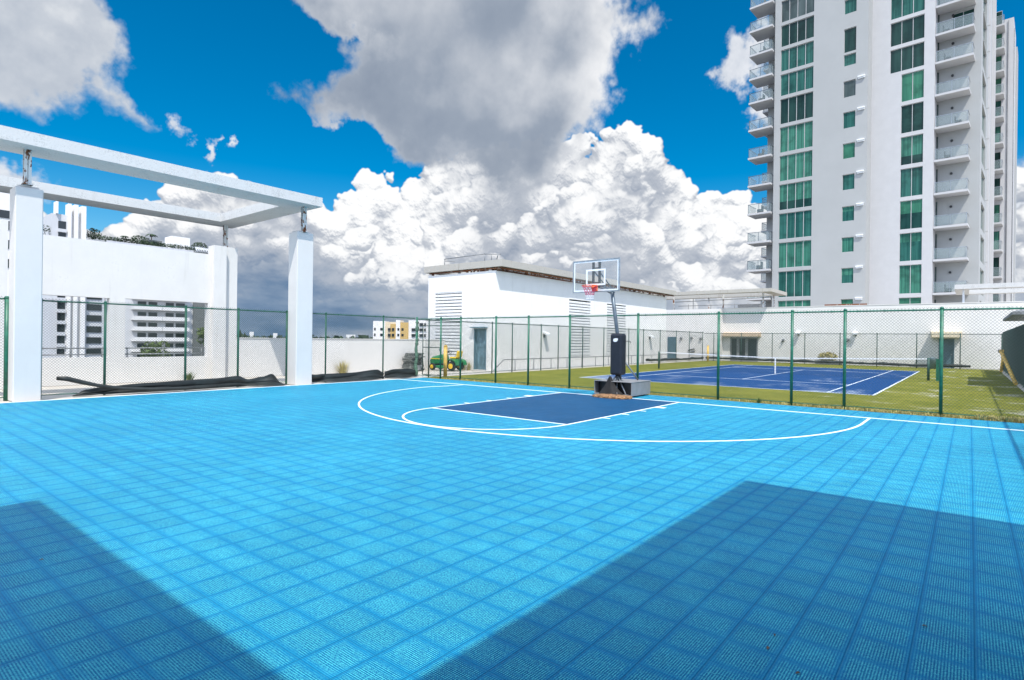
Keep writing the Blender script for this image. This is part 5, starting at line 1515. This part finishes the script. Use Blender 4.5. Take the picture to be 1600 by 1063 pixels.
palm('small palm near the finned block on the distant roof garden', 41.8, 1.9, 0.8)
m = MB()
for i in range(9): m.tube([(-179.3, 60.4+i*0.5, 27.6), (-179.3, 60.9+i*0.5, 29.0)], 0.09, 5); m.tube([(-179.3, 60.9+i*0.5, 27.6), (-179.3, 60.4+i*0.5, 29.0)], 0.09, 5)
m.tube([(-179.3, 60.2, 29.0), (-179.3, 65.2, 29.0)], 0.1, 5)
m.build('roof_lattice', 'white_paint', tb)
# (c) block at the far left edge
tc_ = thing('apartment_block', 'distant white building at the far left edge above the wall', 'building', (-110, 0, GZ))
MB().box(-130, -110, -14, 6.6, GZ, 24.8).build('wall', 'bright_render', tc_)
for i in range(7):
    for z in (19.8, 18.0, 15.0, 12.0):
        w = MB(); y = 5.2-i*2.6; w.box(-110.1, -109.9, y-1.9, y-0.1, z, z+(1.2 if z > 19 else 1.4)); w.build('window', 'far_window', tc_)
# (d) yellow and white block
ty = thing('apartment_block', 'distant white and ochre block above the parapet, right of the columns', 'building', (-228, 180, GZ))
dirv = Vector((-214.4+236.7, 190.1-172.2, 0)).normalized(); nn = Vector((-dirv.y, dirv.x, 0))
Oy = Vector((-236.7, 172.2, 0))
def yb(s0, s1, d0, d1, z0, z1):
    m = MB(); vs = [Oy+dirv*s+nn*d+Vector((0, 0, z)) for z in (z0, z1) for d in (d0, d1) for s in (s0, s1)]
    m.add(vs, [(0, 2, 3, 1), (4, 5, 7, 6), (0, 1, 5, 4), (2, 6, 7, 3), (0, 4, 6, 2), (1, 3, 7, 5)]); return m
yb(0, 6.3, 0, 10, GZ, 10.4).build('wall', 'bright_render', ty)
yb(6.302, 12.2, 0.6, 10, GZ, 10.0).build('wall', 'cream_render', ty)
yb(12.202, 14.4, -0.8, 10, GZ, 11.0).build('wall', 'bright_render', ty)
yb(14.402, 18.6, -0.3, 10, GZ, 9.8).build('wall', 'ochre_render', ty)
yb(18.602, 34, 0.5, 10, GZ, 11.0).build('wall', 'bright_render', ty)
yb(9.0, 12.2, 0.3, 0.59, GZ, 9.0).build('ochre_panel', 'ochre_render', ty)
for z in (5.4, 2.4, -0.6, -3.6, 8.2):
    for s, w in ((0.6, 0.8), (3.8, 1.6), (7.8, 1.5), (9.9, 1.3), (13.0, 1.0), (15.0, 1.2), (20.3, 2.0), (24.4, 2.0), (26.9, 0.9)):
        if z > 8 and s < 24: continue
        yb(s, s+w, -0.9 if 12.2 < s < 14.4 else (-0.4 if 14 < s < 18 else -0.1), 0.35, z, z+1.4).build('window', 'far_window', ty)

# skyline beyond the parapet
rk = random.Random(31)
m = MB()
for i in range(1400):
    a = R(rk.uniform(-74, -44)); d_ = rk.uniform(600, 2600)
    x = CAM.x+math.sin(a)*d_; y = CAM.y+math.cos(a)*d_
    h = rk.uniform(12, 30)
    for k in range(5):
        leaves(m, (x+rk.uniform(-8, 8), y+rk.uniform(-8, 8), GZ+h*rk.uniform(0.5, 0.95)), (9, 9, h*0.25), 3, 6.5, rk)
o = m.build('distant_trees', 'foliage_far'); o['kind'] = 'stuff'; o['label'] = 'far tree tops along the horizon'
for i, (u, hh, w) in enumerate(((393, 36, 6), (430, 34, 6), (474, 33, 12), (548, 33, 14))):
    az, _ = look(u, 528); az = R(az); d_ = 1300
    x = CAM.x+math.sin(az)*d_; y = CAM.y+math.cos(az)*d_
    o = MB().box(x-w/2, x+w/2, y-w/2, y+w/2, GZ, GZ+hh+4).build('distant_house', 'bright_render')
    MB()
    tag(o, ('slim white tower on the skyline, nearest the white pier', 'slim white tower on the skyline, just left of the far column', 'pale low house on the skyline, behind the far column', 'pale low house on the skyline near the ochre block')[i], 'building', 'small buildings on the skyline')
# trees between the distant blocks, seen low through the openings
for i, (y, zt, lab) in enumerate(((61.8, 6.0, 'leafy tree seen low in the right wall opening'), (47.0, 1.0, 'tree top seen low between the distant balconies'))):
    th = thing('tree', lab, 'tree', (-172, y, GZ), 0, 'trees seen through the wall openings')
    MB().tube([(-172, y, GZ), (-171.8, y+0.3, GZ+14), (-172, y, zt-4)], [0.5, 0.4, 0.2], 8).build('trunk', 'trunk_brown', th)
    m = MB()
    for k in range(16):
        leaves(m, (-172+rr_.uniform(-2, 2), y+rr_.uniform(-2.6, 2.6), zt-4+rr_.uniform(-4, 2)), (1.5, 1.5, 1.3), 60, 0.5, rr_)
    m.build('crown', 'foliage_light', th)

# dead leaves blown onto the tiles
rl_ = random.Random(77)
for i, (x, y, lab) in enumerate(((7.56, -12.02, 'tiny dead leaf on the shaded tiles, farthest of a close pair'), (7.57, -12.2, 'tiny dead leaf on the shaded tiles, nearest of a close pair'),
                           (7.76, -12.36, 'small dark dead leaf at the bottom edge of the photo, in the right shadow'), (8.25, -11.3, 'lone dead leaf in the shadow towards the right edge of the court'),
                           (2.9, -14.5, 'lone dead leaf in the shadow at the left of the court'))):
    m = MB(); a = rl_.uniform(0, 6.3); L_ = rl_.uniform(0.010, 0.016)
    M = Matrix.Translation((x, y, 0.003)) @ Matrix.Rotation(a, 4, 'Z')
    P_ = [(-L_, 0, 0.002), (-L_*0.3, -L_*0.5, 0.008), (L_*0.5, -L_*0.4, 0.009), (L_*1.2, 0, 0.003), (L_*0.4, L_*0.45, 0.011), (-L_*0.4, L_*0.45, 0.008)]
    m.add([M @ Vector(p) for p in P_]+[M @ (Vector(p)-Vector((0, 0, 0.002))) for p in P_], [tuple(range(6)), tuple(range(11, 5, -1))]+[(k, (k+1) % 6, (k+1) % 6+6, k+6) for k in range(6)])
    tag(m.build('dead_leaf', 'trunk_brown'), lab, 'leaf', 'dead leaves scattered on the court')
